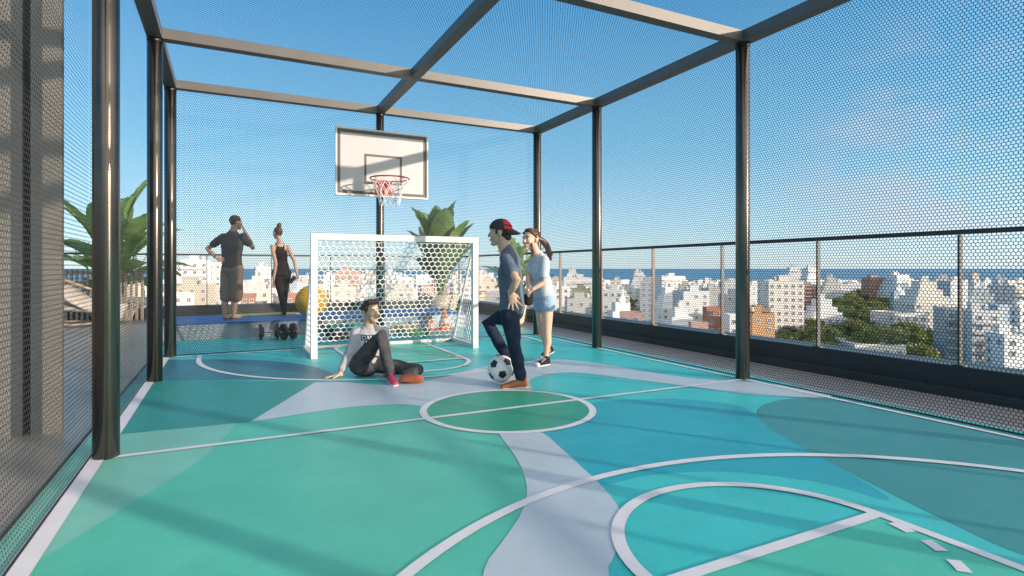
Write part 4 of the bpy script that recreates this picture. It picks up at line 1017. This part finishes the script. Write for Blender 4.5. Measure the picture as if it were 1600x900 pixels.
# behind the goal
B(505,528,432,420,'white','flat'); B(526,562,427,300,'pink','balcony'); B(520,555,452,215,'cream','flat'); B(562,594,430,360,'white','flat'); B(556,600,448,250,'white','stepped'); B(598,622,428,420,'white','flat')
B(604,645,436,300,'white','balcony'); B(600,650,456,215,'cream','flat'); B(648,690,432,360,'white','flat'); B(655,700,450,240,'pink','flat'); B(690,735,430,400,'white','stepped'); B(705,745,447,260,'white','flat')
B(742,770,428,420,'white','flat'); B(745,782,444,270,'cream','balcony'); B(775,800,434,350,'white','flat'); B(760,800,460,205,'grey','plain'); B(800,838,440,300,'white','flat'); B(836,868,432,380,'white','stepped')
# middle stretch
B(880,908,422,560,'white','stepped'); B(878,926,436,390,'white','balcony'); B(866,890,450,280,'white','flat'); B(893,922,455,285,'olive','balcony'); B(884,930,470,225,'grey','flat'); B(925,946,440,420,'white','flat')
B(940,984,441,360,'white','stepped'); B(982,1013,426,520,'white','terraced'); B(944,974,456,280,'white','flat'); B(940,1000,478,215,'white','stepped'); B(968,1003,492,190,'pink','plain'); B(1001,1022,441,330,'white','flat')
B(1025,1064,433,470,'white','balcony'); B(1024,1062,452,275,'white','stepped'); B(1058,1100,458,245,'white','flat'); B(1061,1078,446,420,'beige','flat'); B(1082,1100,445,350,'white','flat'); B(1036,1090,486,195,'white','stepped')
B(1097,1114,441,390,'white','flat'); B(1104,1128,452,340,'grey','flat'); B(1101,1130,484,205,'brick','flat'); B(1126,1152,442,420,'white','flat'); B(1128,1160,462,270,'white','flat'); B(1136,1164,496,185,'white','plain'); B(1078,1104,508,175,'pink','plain')
# right stretch
B(1160,1186,447,350,'white','flat'); B(1166,1200,484,225,'pink','plain'); B(1166,1201,494,190,'orange','flat'); B(1192,1246,442,250,'white','flat',yaw=.05); B(1224,1254,419,520,'white','terraced'); B(1252,1280,420,500,'white','terraced')
B(1282,1312,434,420,'white','stepped'); B(1256,1311,472,255,'white','stepped'); B(1312,1340,446,600,'white','flat'); B(1352,1378,436,470,'brick','flat'); B(1380,1424,431,450,'white','terraced'); B(1394,1404,458,330,'bluish','plain')
B(1414,1472,443,255,'white','stepped',yaw=-.1); B(1378,1428,493,235,'white','plain'); B(1318,1392,543,178,'white','plain'); B(1458,1482,437,380,'white','flat'); B(1474,1502,441,330,'white','flat'); B(1469,1502,486,180,'grey','balcony')
B(1506,1546,443,340,'white','stepped'); B(1516,1526,428,430,'beige','plain'); B(1511,1552,490,172,'white','balcony'); B(1544,1582,438,360,'white','stepped'); B(1552,1569,480,196,'bluish','plain'); B(1570,1606,448,300,'white','balcony')
B(1572,1612,484,210,'white','flat'); B(1556,1604,528,160,'white','flat'); B(1598,1650,440,320,'white','stepped'); B(1610,1670,470,215,'cream','balcony'); B(1650,1720,455,260,'white','flat')
# unsorted blocks filling the middle distance
rf = random.Random(77)
for d0, n, t0 in ((480, 26, 442), (620, 30, 440), (780, 30, 438.5)):
    for k in range(n):
        pc = 255+(1610-255)*(k+rf.uniform(.1, .9))/n; 
        if 1310 < pc < 1350: continue
        wpx = rf.uniform(15, 30); B(pc-wpx/2, pc+wpx/2, t0+rf.uniform(-4, 8)+(3 if pc > 940 else 0), d0*rf.uniform(.92, 1.1), rf.choice(['white']*6+['cream', 'beige', 'grey', 'pink', 'white']), rf.choice(['flat', 'flat', 'stepped', 'balcony' if d0 < 500 else 'flat']), seed=k)
# labels by look and by what they are seen beside
SEC = [(0, 344, 'left of the man'), (344, 420, 'between man and bun-haired woman'), (420, 488, 'between bun-haired woman and goal'), (488, 594, 'behind the left half of the goal'),
       (594, 745, 'behind the right half of the goal'), (745, 874, 'behind the standing boy and girl'), (874, 932, 'between girl and middle right cage post'), (932, 1021, 'just right of the middle right cage post'),
       (1021, 1129, 'in the bay left of the front right cage post'), (1129, 1277, 'just right of the front right cage post'), (1277, 1500, 'in the wide bay behind the right mesh'), (1500, 9999, 'at the right edge of the photo')]
FORM = {'flat': 'flat-roofed block', 'stepped': 'stepped block', 'terraced': 'terraced block', 'balcony': 'block with balconies', 'plain': 'plain low block'}
ORD = ['nearest', 'second nearest', 'third nearest', 'fourth nearest', 'fifth nearest', 'sixth nearest', 'seventh nearest', 'eighth nearest', 'ninth nearest', 'tenth nearest', 'farthest', 'very farthest']
for (x0, x1, txt) in SEC:
    grp = {}
    for q in BL:
        if x0 <= q[1] < x1: grp.setdefault((q[3], q[4]), []).append(q)
    for (cl, fm), qs in grp.items():
        qs.sort(key=lambda q: q[2])
        for i, q in enumerate(qs):
            q[0]['label'] = '%s %s, %s%s' % (cl, FORM[fm], (ORD[i]+' one, ') if len(qs) > 1 else '', txt); q[0]['group'] = 'city blocks below the terrace'
# far mass of small roofs
b = MB(); rq = random.Random(9)
for k in range(1900):
    d = 700+800*rq.random()**1.2; px = rq.uniform(200, 1640); lim = 1450 if px < 1000 else 1450-(px-1000)*.3
    if d > lim: continue
    c = W(px, HOR, d); H = min(rq.choice([5, 7, 9, 12, 15, 18])*rq.uniform(.8, 1.1), EYE-rq.uniform(17, 21)/FPX*d-GZ); s_ = rq.uniform(8, 18)
    if H < 3: continue
    b.box((c.x, c.y, GZ+H/2), (s_, rq.uniform(9, 20), H), rq.uniform(-.6, .2), rq.choice([0, 0, 0, 1, 1, 2]))
far = put('far_city', b, [FAR['white'], FAR['cream'], FAR['grey']]); tag(far, 'hazy mass of small pale roofs reaching to the coast', 'city', kind='stuff')
# trees
def tree_proto(name, mi, seed, h=11, r=5.2):
    rnd = random.Random(seed); t_ = thing(name, (0, 0, 0), '', 'tree'); b = MB()
    b.loft([(0,0,-.2), (.1,0,h*.25), (0,.1,h*.5)], [.35, .27, .16], None, 8)
    cl = []
    for k in range(13):
        a = rnd.uniform(0, 2*PI); q = rnd.random()**.6*r*.72; z = h*rnd.uniform(.34, .86); p = V((q*math.cos(a), q*math.sin(a), z)); cl.append((p, rnd.uniform(1.3, 2.4)))
        if k < 7: b.loft([(0,0,h*.32), p*.55+V((0,0,h*.18)), p], [.15, .1, .04], None, 6)
    put('trunk', b, M_trunk, t_); b = MB()
    for p, rr in cl:
        for _ in range(210):
            u = V((rnd.gauss(0,1), rnd.gauss(0,1), rnd.gauss(0,1))).normalized()*rr*rnd.random()**.35; u.z *= .75; c = p+u; s_ = rnd.uniform(.18, .42)
            e1 = V((rnd.gauss(0,1), rnd.gauss(0,1), rnd.gauss(0,1))).normalized(); e2 = e1.cross(V((rnd.gauss(0,1), rnd.gauss(0,1), rnd.gauss(0,1)))).normalized()
            b.add([c-e1*s_, c+e2*s_*.6, c+e1*s_, c-e2*s_*.6], [(0, 1, 2, 3)])
    put('crown', b, M_tree[mi], t_); return t_
TP = [tree_proto('leafy_tree', i % 3, 40+i) for i in range(3)]; used = [False]*3
def tree(px, row_top, d, kind, sc, label, group):
    hh = 10.6*sc; d = (EYE-GZ-hh)*FPX/(row_top-HOR); c = W(px, HOR, d)
    if not used[kind]: o = TP[kind]; used[kind] = True
    else: o = copy_tree(TP[kind])
    o.location = (c.x, c.y, GZ); o.rotation_euler = (0, 0, rt.uniform(0, 6)); o.scale = (sc*rt.uniform(.9, 1.15), sc*rt.uniform(.9, 1.15), sc); o['label'] = label; o['group'] = group; return o
rt = random.Random(5)
for k in range(120):
    f = rt.random(); px = rt.uniform(1311-14*f, 1386+22*f); tree(px, 447+46*f**1.2+rt.uniform(-2, 2), 0, rt.choice([0, 1, 2, 2]), rt.uniform(1.15, 1.45), 'leafy tree in the green park before the brick block, right mesh', 'trees of the park')
for k in range(80):
    f = rt.random(); px = rt.uniform(1238, 1447-15*(1-f)); tree(px, 490+38*f+rt.uniform(-3, 3)+(10 if px > 1425 else 0), 0, rt.choice([0, 1, 1, 2]), rt.uniform(1.05, 1.35), 'leafy tree in the near belt of trees below the parapet, right mesh', 'near belt of trees')
for px, row, d, kd, lb in ((1254, 456, 300, 2, 'yellow-green tree beside the white block right of the front cage post'), (1264, 462, 290, 1, 'darker tree beside the yellow-green one right of the front cage post'), (1248, 470, 280, 1, 'dark tree at the foot of the yellow-green one'),
    (984, 456, 300, 0, 'left tree of the small grove right of the middle cage post'), (993, 454, 305, 1, 'right tree of the small grove right of the middle cage post'), (977, 462, 290, 2, 'front tree of the small grove right of the middle cage post'),
    (1114, 471, 250, 2, 'tree on its own left of the front right cage post'), (1448, 505, 200, 1, 'dark tree at the foot of the big white stepped block'), (1460, 512, 192, 1, 'dark tree next to the grey balcony block'), (1466, 480, 260, 1, 'small tree between white and grey blocks at the right'),
    (566, 434, 420, 0, 'taller tree behind the left half of the goal'), (580, 438, 430, 1, 'lower tree behind the left half of the goal')):
    tree(px, row, d, kd, 1.15, lb, 'single trees in the city')
for (x0, x1, nn, tx) in ((880, 1021, 14, 'small street tree among pale blocks, either side of the middle right cage post'), (1030, 1155, 14, 'small street tree among pale blocks, left of the front right cage post'), (500, 740, 12, 'small street tree among pale blocks, seen through the goal net')):
    for k in range(nn): tree(rt.uniform(x0, x1), rt.uniform(446, 482), 0, rt.choice([0, 1, 2]), rt.uniform(.9, 1.25), tx, tx.replace('small street tree', 'street trees'))
b = MB(); rq = random.Random(4)
for k in range(5200):
    px = rq.uniform(880, 1500) if rq.random() < .8 else rq.uniform(250, 900); lim = (1480 if px < 1000 else 1480-(px-1000)*.3); d = lim-rq.uniform(0, 160)
    c = W(px, HOR, d); c.z = GZ+rq.uniform(0, 4); s_ = rq.uniform(1.5, 3.5)
    for q in range(2):
        e1 = V((rq.gauss(0,1), rq.gauss(0,1), rq.gauss(0,.6))).normalized(); e2 = e1.cross(V((rq.gauss(0,1), rq.gauss(0,1), rq.gauss(0,1)))).normalized(); b.add([c-e1*s_, c+e2*s_*.6, c+e1*s_, c-e2*s_*.6], [(0, 1, 2, 3)])
tag(put('coastal_wood', b, M_tree[1]), 'dark band of far-off trees along the coast', 'wood', kind='stuff')
